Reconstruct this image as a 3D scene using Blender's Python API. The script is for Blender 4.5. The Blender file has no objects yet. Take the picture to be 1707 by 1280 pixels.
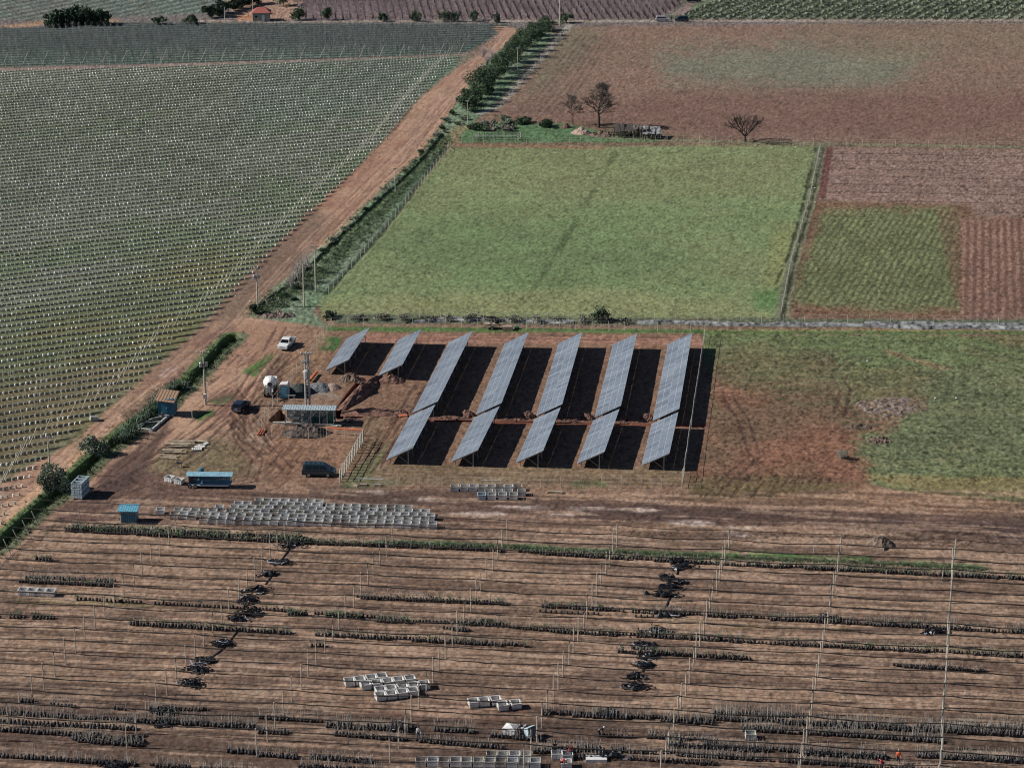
import bpy, bmesh, math, random
import numpy as np
from mathutils import Vector, Matrix
random.seed(7)
S = bpy.context.scene
R = math.radians
# ------------------------------------------------------------------ camera, world, sun
F_PX, CX, CY, H = 3900.0, 853.5, 640.0, 127.0
TH = math.atan(1330.0 / F_PX)
cam_d = bpy.data.cameras.new('camera'); cam = bpy.data.objects.new('camera', cam_d)
S.collection.objects.link(cam); S.camera = cam
cam.location = (0, 0, H); cam.rotation_euler = (R(90) - TH, 0, 0)
cam_d.sensor_width = 36.0; cam_d.lens = 36.0 * F_PX / 1707.0
cam_d.clip_start = 1; cam_d.clip_end = 9000
SUN_EL, SUN_AZ = 34.0, 0.0          # sun low in the photograph's left
w = bpy.data.worlds.new('World'); S.world = w; w.use_nodes = True
sky = w.node_tree.nodes.new('ShaderNodeTexSky'); sky.sky_type = 'NISHITA'; sky.sun_disc = False
sky.sun_elevation = R(SUN_EL); sky.sun_rotation = R(-90 + SUN_AZ); sky.altitude = 200
sky.air_density = 0.8; sky.dust_density = 0.3; sky.ozone_density = 3.0
bg = w.node_tree.nodes['Background']; bg.inputs['Strength'].default_value = 0.05
w.node_tree.links.new(sky.outputs[0], bg.inputs[0])
sd = bpy.data.lights.new('sun', 'SUN'); sun = bpy.data.objects.new('sun', sd); S.collection.objects.link(sun)
sd.energy = 5.0; sd.angle = R(0.5); sd.color = (1.0, 0.965, 0.91)
to_sun = Vector((-math.cos(R(SUN_EL)), 0.02, math.sin(R(SUN_EL))))
sun.rotation_euler = to_sun.to_track_quat('Z', 'Y').to_euler(); sun.location = (-100, 300, 150)
S.view_settings.view_transform = 'Standard'; S.view_settings.look = 'None'
S.view_settings.exposure = -0.06; S.view_settings.gamma = 1
KILL = 0.86       # rendered linear value of a white sunlit ground, used to turn seen colours into base colours
S.cycles.max_bounces = 4; S.cycles.diffuse_bounces = 1; S.cycles.glossy_bounces = 2
S.cycles.volume_bounces = 0; S.cycles.filter_width = 1.1

def G(u, v, z=0.0):
    """ground point under a pixel of the 1707x1280 photograph, on the plane z"""
    a = (u - CX) / F_PX; b = (CY - v) / F_PX
    dx = a; dy = math.cos(TH) + b * math.sin(TH); dz = -math.sin(TH) + b * math.cos(TH)
    t = (z - H) / dz
    return Vector((dx * t, dy * t, z))
def Gn(u, v, z=0.0):
    a = (u - CX) / F_PX; b = (CY - v) / F_PX
    dy = math.cos(TH) + b * math.sin(TH); dz = -math.sin(TH) + b * math.cos(TH)
    t = (z - H) / dz
    return a * t, dy * t
def P(x, y, z=0.0):
    zz = z - H
    d = y * math.cos(TH) - zz * math.sin(TH); up = y * math.sin(TH) + zz * math.cos(TH)
    return CX + F_PX * x / d, CY - F_PX * up / d
def hgt(bu, bv, tv):
    """height of something standing at base pixel (bu,bv) whose top is at row tv"""
    p = G(bu, bv); lo, hi = 0.0, 60.0
    for _ in range(40):
        m = (lo + hi) / 2
        if P(p.x, p.y, m)[1] > tv: lo = m
        else: hi = m
    return lo
def lin(c):
    c = np.asarray(c, float) / 255.0
    return np.where(c <= 0.04045, c / 12.92, ((c + 0.055) / 1.055) ** 2.4)
def A(r, g, b):
    """seen sunlit sRGB -> base colour"""
    return tuple(float(x) for x in np.clip(lin((r, g, b)) / KILL, 0.004, 0.9))

# ------------------------------------------------------------------ noise
def _h(ix, iy, s):
    n = (ix.astype(np.int64) * 374761393 + s * 974634777) & 0xffffffff; n = ((n ^ (n >> 15)) * 2246822519) & 0xffffffff
    n = (n ^ (n >> 13)) + iy.astype(np.int64) * 3266489917 & 0xffffffff; n = ((n ^ (n >> 15)) * 668265263) & 0xffffffff
    n = ((n ^ (n >> 13)) * 1274126177) & 0xffffffff
    n = n ^ (n >> 16)
    return (n & 0xffff) / 65535.0
def vn(x, y, s=0):
    ix = np.floor(x); iy = np.floor(y); fx = x - ix; fy = y - iy
    fx = fx * fx * (3 - 2 * fx); fy = fy * fy * (3 - 2 * fy)
    a = _h(ix, iy, s); b = _h(ix + 1, iy, s); c = _h(ix, iy + 1, s); d = _h(ix + 1, iy + 1, s)
    return (a + (b - a) * fx) * (1 - fy) + (c + (d - c) * fx) * fy
def fbm(x, y, s=0, o=4, g=0.5):
    r = 0; amp = 1; t = 0
    for i in range(o):
        r = r + amp * vn(x, y, s + i * 17); t += amp; amp *= g; x = x * 2.03; y = y * 2.03
    return r / t            # 0..1, mean .5
def sstep(a, b, x):
    t = np.clip((x - a) / (b - a), 0, 1); return t * t * (3 - 2 * t)

# ------------------------------------------------------------------ materials
def mat(name, col, rough=0.8, metal=0.0, var=0.12, scale=3.0, col2=None, bump=0.0):
    m = bpy.data.materials.new(name); m.use_nodes = True
    nt = m.node_tree; b = nt.nodes['Principled BSDF']
    b.inputs['Roughness'].default_value = rough; b.inputs['Metallic'].default_value = metal
    tc = nt.nodes.new('ShaderNodeTexCoord'); nz = nt.nodes.new('ShaderNodeTexNoise')
    nz.inputs['Scale'].default_value = scale; nz.inputs['Detail'].default_value = 4
    nt.links.new(tc.outputs['Object'], nz.inputs['Vector'])
    mx = nt.nodes.new('ShaderNodeMix'); mx.data_type = 'RGBA'
    c2 = col2 if col2 else tuple(min(1, c * (1 + 2 * var)) for c in col)
    c1 = col if col2 else tuple(c * (1 - 2 * var) for c in col)
    mx.inputs[6].default_value = (*c1, 1); mx.inputs[7].default_value = (*c2, 1)
    mr = nt.nodes.new('ShaderNodeMapRange'); mr.inputs[1].default_value = 0.3; mr.inputs[2].default_value = 0.7
    nt.links.new(nz.outputs[0], mr.inputs[0]); nt.links.new(mr.outputs[0], mx.inputs[0])
    nt.links.new(mx.outputs[2], b.inputs['Base Color'])
    if bump:
        bp = nt.nodes.new('ShaderNodeBump'); bp.inputs['Distance'].default_value = bump
        nt.links.new(nz.outputs[0], bp.inputs['Height']); nt.links.new(bp.outputs[0], b.inputs['Normal'])
    return m
M = {}
def defm(k, *a, **kw): M[k] = mat(k, *a, **kw)
defm('post_wood', (.55, .47, .38), .9, var=.2, scale=2)
defm('post_pale', (.52, .48, .40), .9, var=.15, scale=2)
defm('post_grey', (.50, .50, .44), .85, var=.15)
defm('old_wood', (.16, .14, .12), .9, var=.3, scale=2)
defm('concrete', (.48, .47, .44), .9, var=.15)
defm('steel', (.42, .44, .46), .45, .5, var=.1)
defm('steel_dark', (.12, .13, .14), .5, .4)
defm('net_black', (.030, .024, .021), .8, var=.3)
defm('hose_black', (.016, .017, .020), .4, var=.4)
defm('hose_grey', (.30, .32, .35), .5, var=.4)
defm('bag_black', (.045, .038, .038), .7, var=.4)
defm('bag_soil', (.10, .07, .055), .9, var=.3)
defm('twig', (.30, .285, .27), .9, var=.25)
defm('twig_purple', (.36, .30, .305), .9, var=.25)
defm('stem_pale', (.46, .43, .38), .9, var=.2)
defm('twig_pale', (.30, .27, .25), .9, var=.25)
defm('bark', (.07, .06, .055), .95, var=.3)
defm('leaf_dark', (.040, .072, .038), .8, var=.35, scale=.8)
defm('leaf_mid', (.085, .135, .065), .8, var=.35, scale=.8)
defm('leaf_light', (.16, .215, .11), .8, var=.3, scale=.8)
defm('leaf_olive', (.25, .275, .205), .85, var=.3, scale=.8)
defm('leaf_dry', (.30, .28, .22), .9, var=.25, scale=.8)
defm('leaf_flax', (.055, .095, .050), .6, var=.4, scale=1.5)
defm('leaf_flax_pale', (.20, .25, .17), .6, var=.3, scale=1.5)
defm('guard_white', (.88, .87, .82), .7, var=.08)
defm('guard_grey', (.40, .40, .36), .8, var=.2)
defm('bin_white', (.78, .76, .72), .7, var=.08, scale=2)
defm('bin_grey', (.76, .71, .64), .8, var=.2, scale=1.2)
defm('bin_dirty', (.58, .52, .45), .85, var=.3, scale=1.4)
defm('bin_bleached', (.86, .83, .78), .8, var=.12, scale=1.4)
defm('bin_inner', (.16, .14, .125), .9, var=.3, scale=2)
defm('bin_blue', (.50, .60, .63), .8, var=.15)
defm('blue_paint', (.035, .17, .26), .6, var=.15)
defm('blue_roof', (.16, .42, .54), .5, var=.1)
defm('blue_pale', (.26, .45, .54), .5, var=.15)
defm('tan_roof', (.42, .27, .17), .8, var=.12)
defm('red_roof', (.40, .12, .10), .8, var=.2)
defm('wall_pale', (.34, .33, .28), .9, var=.2)
defm('tin', (.46, .53, .56), .5, .1, var=.08)
defm('orange', (.85, .20, .07), .5, var=.05)
defm('orange_dull', (.60, .19, .10), .6, var=.1)
defm('white', (.80, .79, .76), .5, var=.04)
defm('car_white', (.80, .80, .79), .3, var=.02)
defm('car_navy', (.015, .028, .055), .22, var=.1)
defm('car_teal', (.020, .055, .075), .25, var=.1)
defm('glass', (.008, .010, .013), .08, var=.1)
defm('tyre', (.012, .012, .013), .9, var=.2)
defm('lamp_glass', (.70, .70, .68), .2, var=.02)
defm('tail_red', (.30, .02, .02), .3, var=.05)
defm('plastic_green', (.03, .15, .09), .6, var=.1)
defm('toilet_blue', (.10, .36, .48), .5, var=.1)
defm('soil_red', (.185, .098, .072), .95, var=.35, scale=1.6, bump=.2)
defm('soil_brown', (.17, .12, .09), .95, var=.35, scale=1.6, bump=.2)
defm('soil_dark', (.10, .075, .062), .95, var=.4, scale=1.6, bump=.2)
defm('gravel', (.17, .18, .18), .95, var=.3, scale=5, bump=.1)
defm('gravel_shaded', (.055, .065, .06), .95, var=.3, scale=5, bump=.1)  # shadowed side of the gravel put into its colour as a darker tone
defm('sand', (.42, .31, .24), .95, var=.2, scale=3, bump=.1)
defm('log_pale', (.48, .39, .28), .9, var=.25, scale=1.5)
defm('tarp_grey', (.25, .25, .245), .7, var=.5, scale=1.2)
defm('skin', (.42, .25, .18), .6, var=.05)
defm('cloth_red', (.72, .06, .07), .8, var=.1)
defm('cloth_orange', (.80, .16, .06), .8, var=.1)
defm('cloth_white', (.62, .62, .60), .8, var=.1)
defm('cloth_dark', (.03, .035, .05), .8, var=.2)
defm('cloth_jeans', (.06, .08, .12), .8, var=.2)
defm('straw', (.5, .42, .3), .9, var=.1)
defm('chip', (.22, .165, .135), .9, var=.4, scale=3)
defm('water', (.020, .026, .020), .15, var=.2)
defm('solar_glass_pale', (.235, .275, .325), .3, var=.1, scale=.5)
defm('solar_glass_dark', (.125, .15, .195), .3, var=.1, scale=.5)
defm('solar_glass', (.175, .21, .26), .35, var=.10, scale=.5)  # sky reflection is put into the base colour of all glass tones
defm('solar_line', (.66, .70, .75), .5, var=.04)

# ------------------------------------------------------------------ mesh builder and tagging
class MB:
    def __init__(s): s.v = []; s.f = []; s.m = []
    def add(s, vs, fs, mi=0):
        n = len(s.v); s.v += [tuple(p) for p in vs]
        s.f += [tuple(i + n for i in f) for f in fs]; s.m += [mi] * len(fs)
    def box(s, c, d, rz=0.0, mi=0, ry=0.0, rx=0.0):
        hx, hy, hz = d[0] / 2, d[1] / 2, d[2] / 2
        mt = Matrix.Rotation(rz, 3, 'Z') @ Matrix.Rotation(ry, 3, 'Y') @ Matrix.Rotation(rx, 3, 'X')
        vs = [mt @ Vector((x, y, z)) + Vector(c) for x in (-hx, hx) for y in (-hy, hy) for z in (-hz, hz)]
        s.add(vs, [(0, 1, 3, 2), (4, 6, 7, 5), (0, 4, 5, 1), (2, 3, 7, 6), (0, 2, 6, 4), (1, 5, 7, 3)], mi)
    def tube(s, p0, p1, r0, r1=None, n=5, mi=0, cap=True):
        p0 = Vector(p0); p1 = Vector(p1); r1 = r0 if r1 is None else r1
        d = (p1 - p0)
        if d.length < 1e-5: return
        d.normalize(); a = d.orthogonal().normalized(); b = d.cross(a)
        vs = []
        for p, r in ((p0, r0), (p1, r1)):
            for k in range(n):
                t = 2 * math.pi * k / n; vs.append(p + a * math.cos(t) * r + b * math.sin(t) * r)
        fs = [(k, (k + 1) % n, n + (k + 1) % n, n + k) for k in range(n)]
        if cap: fs += [tuple(range(n - 1, -1, -1)), tuple(range(n, 2 * n))]
        s.add(vs, fs, mi)
    def path(s, pts, r, n=4, mi=0):
        """continuous tube along points"""
        pts = [Vector(p) for p in pts]; vs = []; N = len(pts)
        for i, p in enumerate(pts):
            d = (pts[min(i + 1, N - 1)] - pts[max(i - 1, 0)]).normalized()
            a = d.cross(Vector((0, 0, 1)))
            if a.length < 1e-3: a = Vector((1, 0, 0))
            a.normalize(); b = a.cross(d)
            rr = r[i] if isinstance(r, (list, tuple)) else r
            for k in range(n):
                t = 2 * math.pi * k / n + .4; vs.append(p + a * math.cos(t) * rr + b * math.sin(t) * rr)
        fs = []
        for i in range(N - 1):
            for k in range(n):
                fs.append((i * n + k, i * n + (k + 1) % n, (i + 1) * n + (k + 1) % n, (i + 1) * n + k))
        s.add(vs, fs, mi)
    def prism(s, prof, y0, y1, mi=0):
        """profile in local x,z extruded along y"""
        n = len(prof)
        vs = [(x, y0, z) for x, z in prof] + [(x, y1, z) for x, z in prof]
        fs = [(k, (k + 1) % n, n + (k + 1) % n, n + k) for k in range(n)] + [tuple(range(n - 1, -1, -1)), tuple(range(n, 2 * n))]
        s.add(vs, fs, mi)
    def lathe(s, c, prof, n=10, mi=0, axis='Z'):
        vs = []
        for r, z in prof:
            for k in range(n):
                t = 2 * math.pi * k / n
                p = (r * math.cos(t), r * math.sin(t), z)
                if axis == 'Y': p = (p[0], z, p[1])
                if axis == 'X': p = (z, p[0], p[1])
                vs.append(Vector(p) + Vector(c))
        fs = []
        for i in range(len(prof) - 1):
            for k in range(n): fs.append((i * n + k, i * n + (k + 1) % n, (i + 1) * n + (k + 1) % n, (i + 1) * n + k))
        fs += [tuple(range(n - 1, -1, -1)), tuple(range((len(prof) - 1) * n, len(prof) * n))]
        s.add(vs, fs, mi)
    def mesh(s, name, mats):
        me = bpy.data.meshes.new(name); me.from_pydata(s.v, [], s.f)
        for k in (mats if isinstance(mats, (list, tuple)) else [mats]): me.materials.append(M[k])
        me.polygons.foreach_set('material_index', s.m); me.update()
        return me
def link(o): S.collection.objects.link(o); return o
def tag(o, label=None, cat=None, group=None, kind=None):
    if label: o['label'] = label
    if cat: o['category'] = cat
    if group: o['group'] = group
    if kind: o['kind'] = kind
    return o
def thing(name, label, cat, loc=(0, 0, 0), rz=0.0, group=None):
    o = link(bpy.data.objects.new(name, None)); o.location = loc; o.rotation_euler = (0, 0, rz)
    o.empty_display_size = .5
    return tag(o, label, cat, group)
def part(name, mb, mats, parent, label=None):
    o = link(bpy.data.objects.new(name, mb.mesh(name, mats) if isinstance(mb, MB) else mb)); o.parent = parent
    if label: o['label'] = label
    return o
def solo(name, mb, mats, label, cat, loc=(0, 0, 0), rz=0.0, group=None, kind=None):
    o = link(bpy.data.objects.new(name, mb.mesh(name, mats) if isinstance(mb, MB) else mb))
    o.location = loc; o.rotation_euler = (0, 0, rz)
    return tag(o, label, cat, group, kind)
def kids(o): return [c for c in bpy.data.objects if c.parent == o]
def dup(o, loc, rz=None, label=None, group=None, children=None):
    c = link(o.copy()); c.location = loc
    if rz is not None: c.rotation_euler = (0, 0, rz)
    if label: c['label'] = label
    if group: c['group'] = group
    for ch in (children if children is not None else kids(o)):
        d = link(ch.copy()); d.parent = c
        for g in kids(ch):
            e = link(g.copy()); e.parent = d
    return c
def npmesh(name, V, Fq, mats, mi=None, smooth=False):
    """mesh from numpy verts (n,3) and faces (m,k)"""
    me = bpy.data.meshes.new(name); n, k = Fq.shape
    me.vertices.add(len(V)); me.vertices.foreach_set('co', np.ascontiguousarray(V, np.float32).ravel())
    me.loops.add(n * k); me.loops.foreach_set('vertex_index', np.ascontiguousarray(Fq, np.int32).ravel())
    me.polygons.add(n); me.polygons.foreach_set('loop_start', np.arange(0, n * k, k, dtype=np.int32))
    me.polygons.foreach_set('loop_total', np.full(n, k, np.int32))
    if mi is not None: me.polygons.foreach_set('material_index', mi.astype(np.int32))
    if smooth: me.polygons.foreach_set('use_smooth', np.ones(n, bool))
    for q in mats: me.materials.append(M[q] if isinstance(q, str) else q)
    me.update(calc_edges=True)
    return me
def scatter_mesh(name, protos, mats, X, Y, Z, rot, sc, which):
    """join copies of triangulated prototype meshes into one mesh (for stuff)"""
    Vs, Fs, Ms = [], [], []; off = 0
    for w_i, (pv, pf, pm) in enumerate(protos):
        idx = np.nonzero(which == w_i)[0]
        if not len(idx): continue
        c, s_ = np.cos(rot[idx])[:, None], np.sin(rot[idx])[:, None]; k = sc[idx][:, None]
        x = (pv[None, :, 0] * c - pv[None, :, 1] * s_) * k + X[idx][:, None]
        y = (pv[None, :, 0] * s_ + pv[None, :, 1] * c) * k + Y[idx][:, None]
        z = pv[None, :, 2] * k + Z[idx][:, None]
        V = np.stack([x, y, z], -1).reshape(-1, 3)
        Fq = (pf[None] + (np.arange(len(idx)) * len(pv))[:, None, None]).reshape(-1, pf.shape[1]) + off
        Vs.append(V); Fs.append(Fq); Ms.append(np.tile(pm, len(idx))); off += len(V)
    return npmesh(name, np.concatenate(Vs), np.concatenate(Fs), mats, np.concatenate(Ms))
def tri_proto(mb):
    F3, m3 = [], []
    for f, m in zip(mb.f, mb.m):
        for i in range(1, len(f) - 1): F3.append((f[0], f[i], f[i + 1])); m3.append(m)
    return np.array(mb.v, float), np.array(F3), np.array(m3)
def poly_pts(pl, step, jit=0.0):
    """points each `step` metres along a pixel polyline"""
    W = [G(*p) for p in pl]; out = []; carry = 0.0
    for a, b in zip(W[:-1], W[1:]):
        L = (b - a).length; t = carry
        while t < L:
            out.append(a + (b - a) * (t / L)); t += step
        carry = t - L
    return out

# ------------------------------------------------------------------ ground sheet (colour of the soil and crops, relief)
uu = np.concatenate([[-6000, -3000, -1500, -800, -450, -250, -150, -90, -50, -28], np.arange(-16, 1724, 1.6), [1736, 1760, 1800, 1860, 1960, 2160, 2500, 3200, 4700, 7700]])
vv = np.concatenate([[-650, -600, -520, -440, -360, -280, -200, -140, -90, -60, -38, -22], np.arange(-10, 1293, 1.55), [1300, 1320, 1360, 1440, 1600, 1900, 2600]])
UU, VV = np.meshgrid(uu, vv)
GX, GY = Gn(UU, VV)
n1 = fbm(GX / 9, GY / 9, 3); n2 = fbm(GX / 2.2, GY / 2.2, 11); n3 = fbm(GX / 30, GY / 30, 23); nf = fbm(GX / .55, GY / .8, 31, 3)
wx = (fbm(GX / 5, GY / 5, 41) - .5); wy = (fbm(GX / 5, GY / 5, 47) - .5)
COL = np.zeros(UU.shape + (3,)); COL[:] = lin((118, 96, 80)) / KILL
AMP = np.full(UU.shape, .035); TUFT = np.zeros(UU.shape); Z = np.zeros(UU.shape); NOI = np.ones(UU.shape); ROWM = np.zeros(UU.shape + (4,)); ROWSET = {}

def sdist(poly, pad=20):
    """signed pixel distance (positive inside), evaluated near the polygon"""
    xs = [p[0] for p in poly]; ys = [p[1] for p in poly]
    j0, j1 = np.searchsorted(vv, [min(ys) - pad, max(ys) + pad]); i0, i1 = np.searchsorted(uu, [min(xs) - pad, max(xs) + pad])
    sl = (slice(j0, j1), slice(i0, i1)); u = UU[sl]; v = VV[sl]
    ins = np.zeros(u.shape, bool); dm = np.full(u.shape, 1e9)
    n = len(poly)
    for k in range(n):
        x0, y0 = poly[k]; x1, y1 = poly[(k + 1) % n]
        c = ((y0 > v) != (y1 > v)) & (u < (x1 - x0) * (v - y0) / ((y1 - y0) if y1 != y0 else 1e-9) + x0)
        ins ^= c
        dx, dy = x1 - x0, y1 - y0; L = dx * dx + dy * dy + 1e-9
        t = np.clip(((u - x0) * dx + (v - y0) * dy) / L, 0, 1)
        dm = np.minimum(dm, np.hypot(u - x0 - t * dx, v - y0 - t * dy))
    return sl, np.where(ins, dm, -dm)
def ldist(pl, pad=40, closed=False):
    xs = [p[0] for p in pl]; ys = [p[1] for p in pl]
    j0, j1 = np.searchsorted(vv, [min(ys) - pad, max(ys) + pad]); i0, i1 = np.searchsorted(uu, [min(xs) - pad, max(xs) + pad])
    sl = (slice(j0, j1), slice(i0, i1)); X = GX[sl]; Y = GY[sl]
    W = [G(*p) for p in pl]; dm = np.full(X.shape, 1e9); side = np.zeros(X.shape)
    for a, b in zip(W[:-1], W[1:]):
        d = b - a; L = d.x * d.x + d.y * d.y + 1e-9
        t = np.clip(((X - a.x) * d.x + (Y - a.y) * d.y) / L, 0, 1)
        ex = X - a.x - t * d.x; ey = Y - a.y - t * d.y; q = np.hypot(ex, ey)
        sg = np.sign(ex * d.y - ey * d.x)
        side = np.where(q < dm, sg, side); dm = np.minimum(dm, q)
    return sl, dm, side
def paint(sl, al, col):
    c = lin(col) / KILL; COL[sl] = COL[sl] * (1 - al[..., None]) + c * al[..., None]
def reg(poly, col, soft=2.5, warp=5, amt=1.0, amp=None, tuft=None, thr=None, col2=None, noi=None):
    sl, sd_ = sdist(poly)
    al = sstep(-soft, soft, sd_ + wx[sl] * 2 * warp + (n2[sl] - .5) * warp) * amt
    if thr is not None: al = al * sstep(thr - .1, thr + .1, n1[sl] * .6 + n2[sl] * .4)
    paint(sl, al, col)
    if col2 is not None:
        paint(sl, al * sstep(.42, .62, n1[sl] * .5 + n3[sl] * .5), col2)
    if noi is not None: NOI[sl] = NOI[sl] * (1 - al) + noi * al
    if amp is not None: AMP[sl] = AMP[sl] * (1 - al) + amp * al
    if tuft is not None: TUFT[sl] = TUFT[sl] * (1 - al) + tuft * al
    return sl, al
def line(pl, wid, col, amt=1.0, soft=.5, dz=0.0, rag=.4):
    sl, dm, sd_ = ldist(pl)
    al = 1 - sstep(wid / 2 - soft, wid / 2 + soft, dm + wx[sl] * 2 * rag)
    paint(sl, al * amt, col)
    if dz: Z[sl] += dz * al
    return sl, al
def stripes(p0, p1, sp, wob=.3, seed=5):
    a, b = G(*p0), G(*p1); d = (b - a).normalized()
    q = GX * d.y - GY * d.x; t = GX * d.x + GY * d.y
    return (q + wob * 2 * (vn(t / 12, q / 6, seed) - .5)) / sp, t, q

FAR = -9000
def rowmask(ch, sl, al, p0, p1, sp, phase, w0, w1, col, wob=0.0):
    """planted rows drawn by the ground material: direction, pitch and colour of one field"""
    ROWM[sl + (ch,)] = np.maximum(ROWM[sl + (ch,)], al)
    a, b = G(*p0), G(*p1); d = (b - a).normalized(); ROWSET[ch] = (d, sp, phase, w0, w1, col, wob)
# far background under everything beyond the lane
reg([(FAR, -700), (9000, -700), (9000, 42), (FAR, 60)], (112, 104, 100), warp=0)
reg([(FAR, -700), (640, -200), (385, 0), (340, 22), (100, 34), (FAR, 40)], (104, 106, 98), warp=2, col2=(92, 104, 94))
ph, t_, q_ = stripes((0, 30), (300, -30), 5.0)
sl, sd_ = sdist([(FAR, -700), (640, -200), (385, 0), (340, 24), (100, 35), (FAR, 42)])
st = .5 + .5 * np.sin(2 * np.pi * ph[sl]); al = sstep(0, 3, sd_)
paint(sl, al * sstep(.6, .95, st) * .75, (62, 76, 72)); paint(sl, al * sstep(.7, 1, 1 - st) * .4, (138, 136, 122))
# purple bare orchard ground, farmyard, green rows on the right
reg([(480, -200), (1400, -200), (1150, 6), (1100, 30), (500, 36)], (124, 106, 106), warp=1)
reg([(1150, -10), (1250, -200), (9000, -200), (9000, 36), (1110, 32)], (108, 114, 92), warp=1)
reg([(1118, 26), (1150, 0), (1180, -60), (1215, -60), (1160, 4), (1140, 27)], (138, 118, 112), soft=1, warp=1)
reg([(375, 4), (440, -40), (560, -60), (500, 10), (490, 34), (400, 37)], (150, 122, 104), warp=2)
reg([(395, 26), (425, 24), (425, 34), (395, 36)], (166, 122, 92), warp=1)
line([(330, 36), (480, 37), (700, 36), (935, 36), (1707, 34), (2400, 33)], 4.0, (146, 132, 120), soft=1)
line([(0, 47), (40, 43), (90, 36), (180, 36)], 7, (158, 128, 104), soft=2)
# orchard belt of bare trees
reg([(FAR, 50), (60, 46), (110, 38), (850, 40), (828, 60), (770, 92), (400, 104), (0, 113), (FAR, 140)], (84, 92, 88), warp=1, amp=.06)
BELT = [(-60, 50), (60, 46), (110, 38), (850, 40), (828, 60), (770, 92), (400, 104), (0, 113), (-60, 114)]
ph, t_, q_ = stripes((0, 115), (770, 91), 3.6, .1)
sl, sd_ = sdist(BELT); al = sstep(0, 2, sd_); st = np.abs(ph[sl] - np.round(ph[sl]))
rowmask(1, sl, al * .85, (0, 115), (770, 91), 3.6, 0, .14, .30, (40, 52, 50)); paint(sl, al * .5 * sstep(70, 105, VV[sl]), (104, 124, 104))
# left orchard
ORCH = [(0, 118), (400, 107), (770, 93), (760, 112), (700, 160), (640, 232), (560, 322), (470, 410), (398, 490), (350, 540), (290, 590), (200, 662), (100, 748), (-60, 880), (-400, 1100), (-3000, 900), (-3000, 200)]
reg(ORCH, (130, 134, 114), warp=3, amp=.05, tuft=.25, col2=(108, 120, 90), noi=.45)
reg([(-50, 560), (330, 420), (420, 430), (330, 560), (0, 830), (-60, 850)], (106, 114, 76), soft=40, warp=8, amt=.85, col2=(116, 112, 74))
reg([(0, 640), (180, 600), (260, 610), (0, 820), (-60, 830)], (122, 106, 82), soft=25, warp=10, amt=.7)
reg([(-20, 110), (420, 106), (420, 320), (-20, 340)], (110, 106, 100), soft=50, warp=20, amt=.5, thr=.5)
reg([(400, 100), (790, 85), (760, 140), (560, 200), (400, 220)], (108, 122, 108), soft=25, warp=10, amt=.6)
# roads
ROAD = [(832, 44), (858, 46), (862, 58), (800, 112), (752, 180), (700, 258), (650, 300), (600, 345), (545, 400), (500, 440), (478, 470), (450, 492), (425, 512), (412, 530), (540, 540), (560, 548), (540, 600), (470, 640), (420, 700), (400, 740),
        (330, 740), (270, 760), (210, 790), (160, 812), (110, 855), (60, 890), (0, 940), (-60, 985), (-60, 960), (0, 922), (60, 878), (120, 830), (230, 730), (290, 695), (330, 640), (360, 600), (410, 570), (405, 556), (385, 556), (350, 572), (322, 600), (290, 628), (250, 650), (200, 690), (150, 740), (110, 780),
        (60, 840), (0, 885), (-100, 960), (-400, 1150), (-600, 1150), (-300, 980), (-60, 850), (0, 810), (70, 765), (130, 735), (170, 690), (220, 650), (260, 610), (320, 560), (370, 505), (430, 440), (520, 350), (600, 275), (660, 215), (700, 165), (760, 115), (815, 85), (835, 60), (822, 48)]
reg(ROAD, (174, 140, 116), warp=3, amp=.02, tuft=0, col2=(152, 117, 97), noi=.42)
reg([(520, 350), (560, 370), (470, 470), (420, 520), (330, 560), (250, 640), (210, 660), (320, 560), (370, 505), (430, 440)], (116, 98, 84), soft=14, warp=10, amt=.85, amp=.06)
reg([(835, 52), (858, 52), (790, 115), (735, 190), (690, 250), (660, 275), (700, 200), (745, 140), (790, 95)], (164, 134, 116), soft=6, warp=4, amt=.7)
reg([(-60, 930), (0, 860), (70, 800), (140, 745), (200, 690), (205, 700), (120, 775), (60, 835), (0, 885)], (188, 152, 122), soft=4, warp=3, amt=.9)
line([(0, 117), (400, 105), (770, 91), (815, 86)], 3.2, (140, 118, 110), soft=.8)
line([(-400, 1130), (0, 925), (60, 880), (120, 838)], 1.5, (136, 110, 92), amt=.6)
# muddy works yard
reg([(120, 850), (210, 792), (270, 760), (330, 740), (400, 700), (430, 640), (470, 560), (500, 540), (1180, 548), (1180, 560), (1185, 815), (1420, 800), (9000, 850), (9000, 905), (1000, 885), (560, 872), (100, 875)], (142, 114, 94), warp=6, amp=.05, col2=(128, 102, 84), noi=.72)
reg([(255, 765), (290, 735), (350, 728), (400, 745), (430, 790), (380, 800), (300, 790), (255, 790)], (116, 104, 78), soft=8, warp=6, amt=.85, tuft=.4)
reg([(100, 850), (200, 790), (280, 790), (330, 812), (560, 822), (900, 832), (1200, 846), (1707, 860), (2500, 880), (2500, 905), (1707, 892), (1300, 876), (1000, 866), (740, 880), (200, 870), (90, 872)], (100, 78, 70), soft=6, warp=8, amt=.8, amp=.04)
reg([(960, 842), (1300, 850), (1707, 872), (2500, 892), (2500, 912), (1707, 900), (1400, 880), (1200, 868), (960, 862)], (72, 58, 58), soft=7, warp=9, amt=.9, thr=.38, amp=.03)
reg([(500, 806), (700, 812), (960, 826), (960, 846), (700, 838), (520, 832)], (84, 66, 60), soft=6, warp=7, amt=.7, thr=.45)
reg([(165, 790), (240, 740), (290, 690), (270, 745), (240, 790), (200, 825), (150, 830)], (78, 62, 58), soft=9, warp=7, amt=.85, amp=.09)
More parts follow.
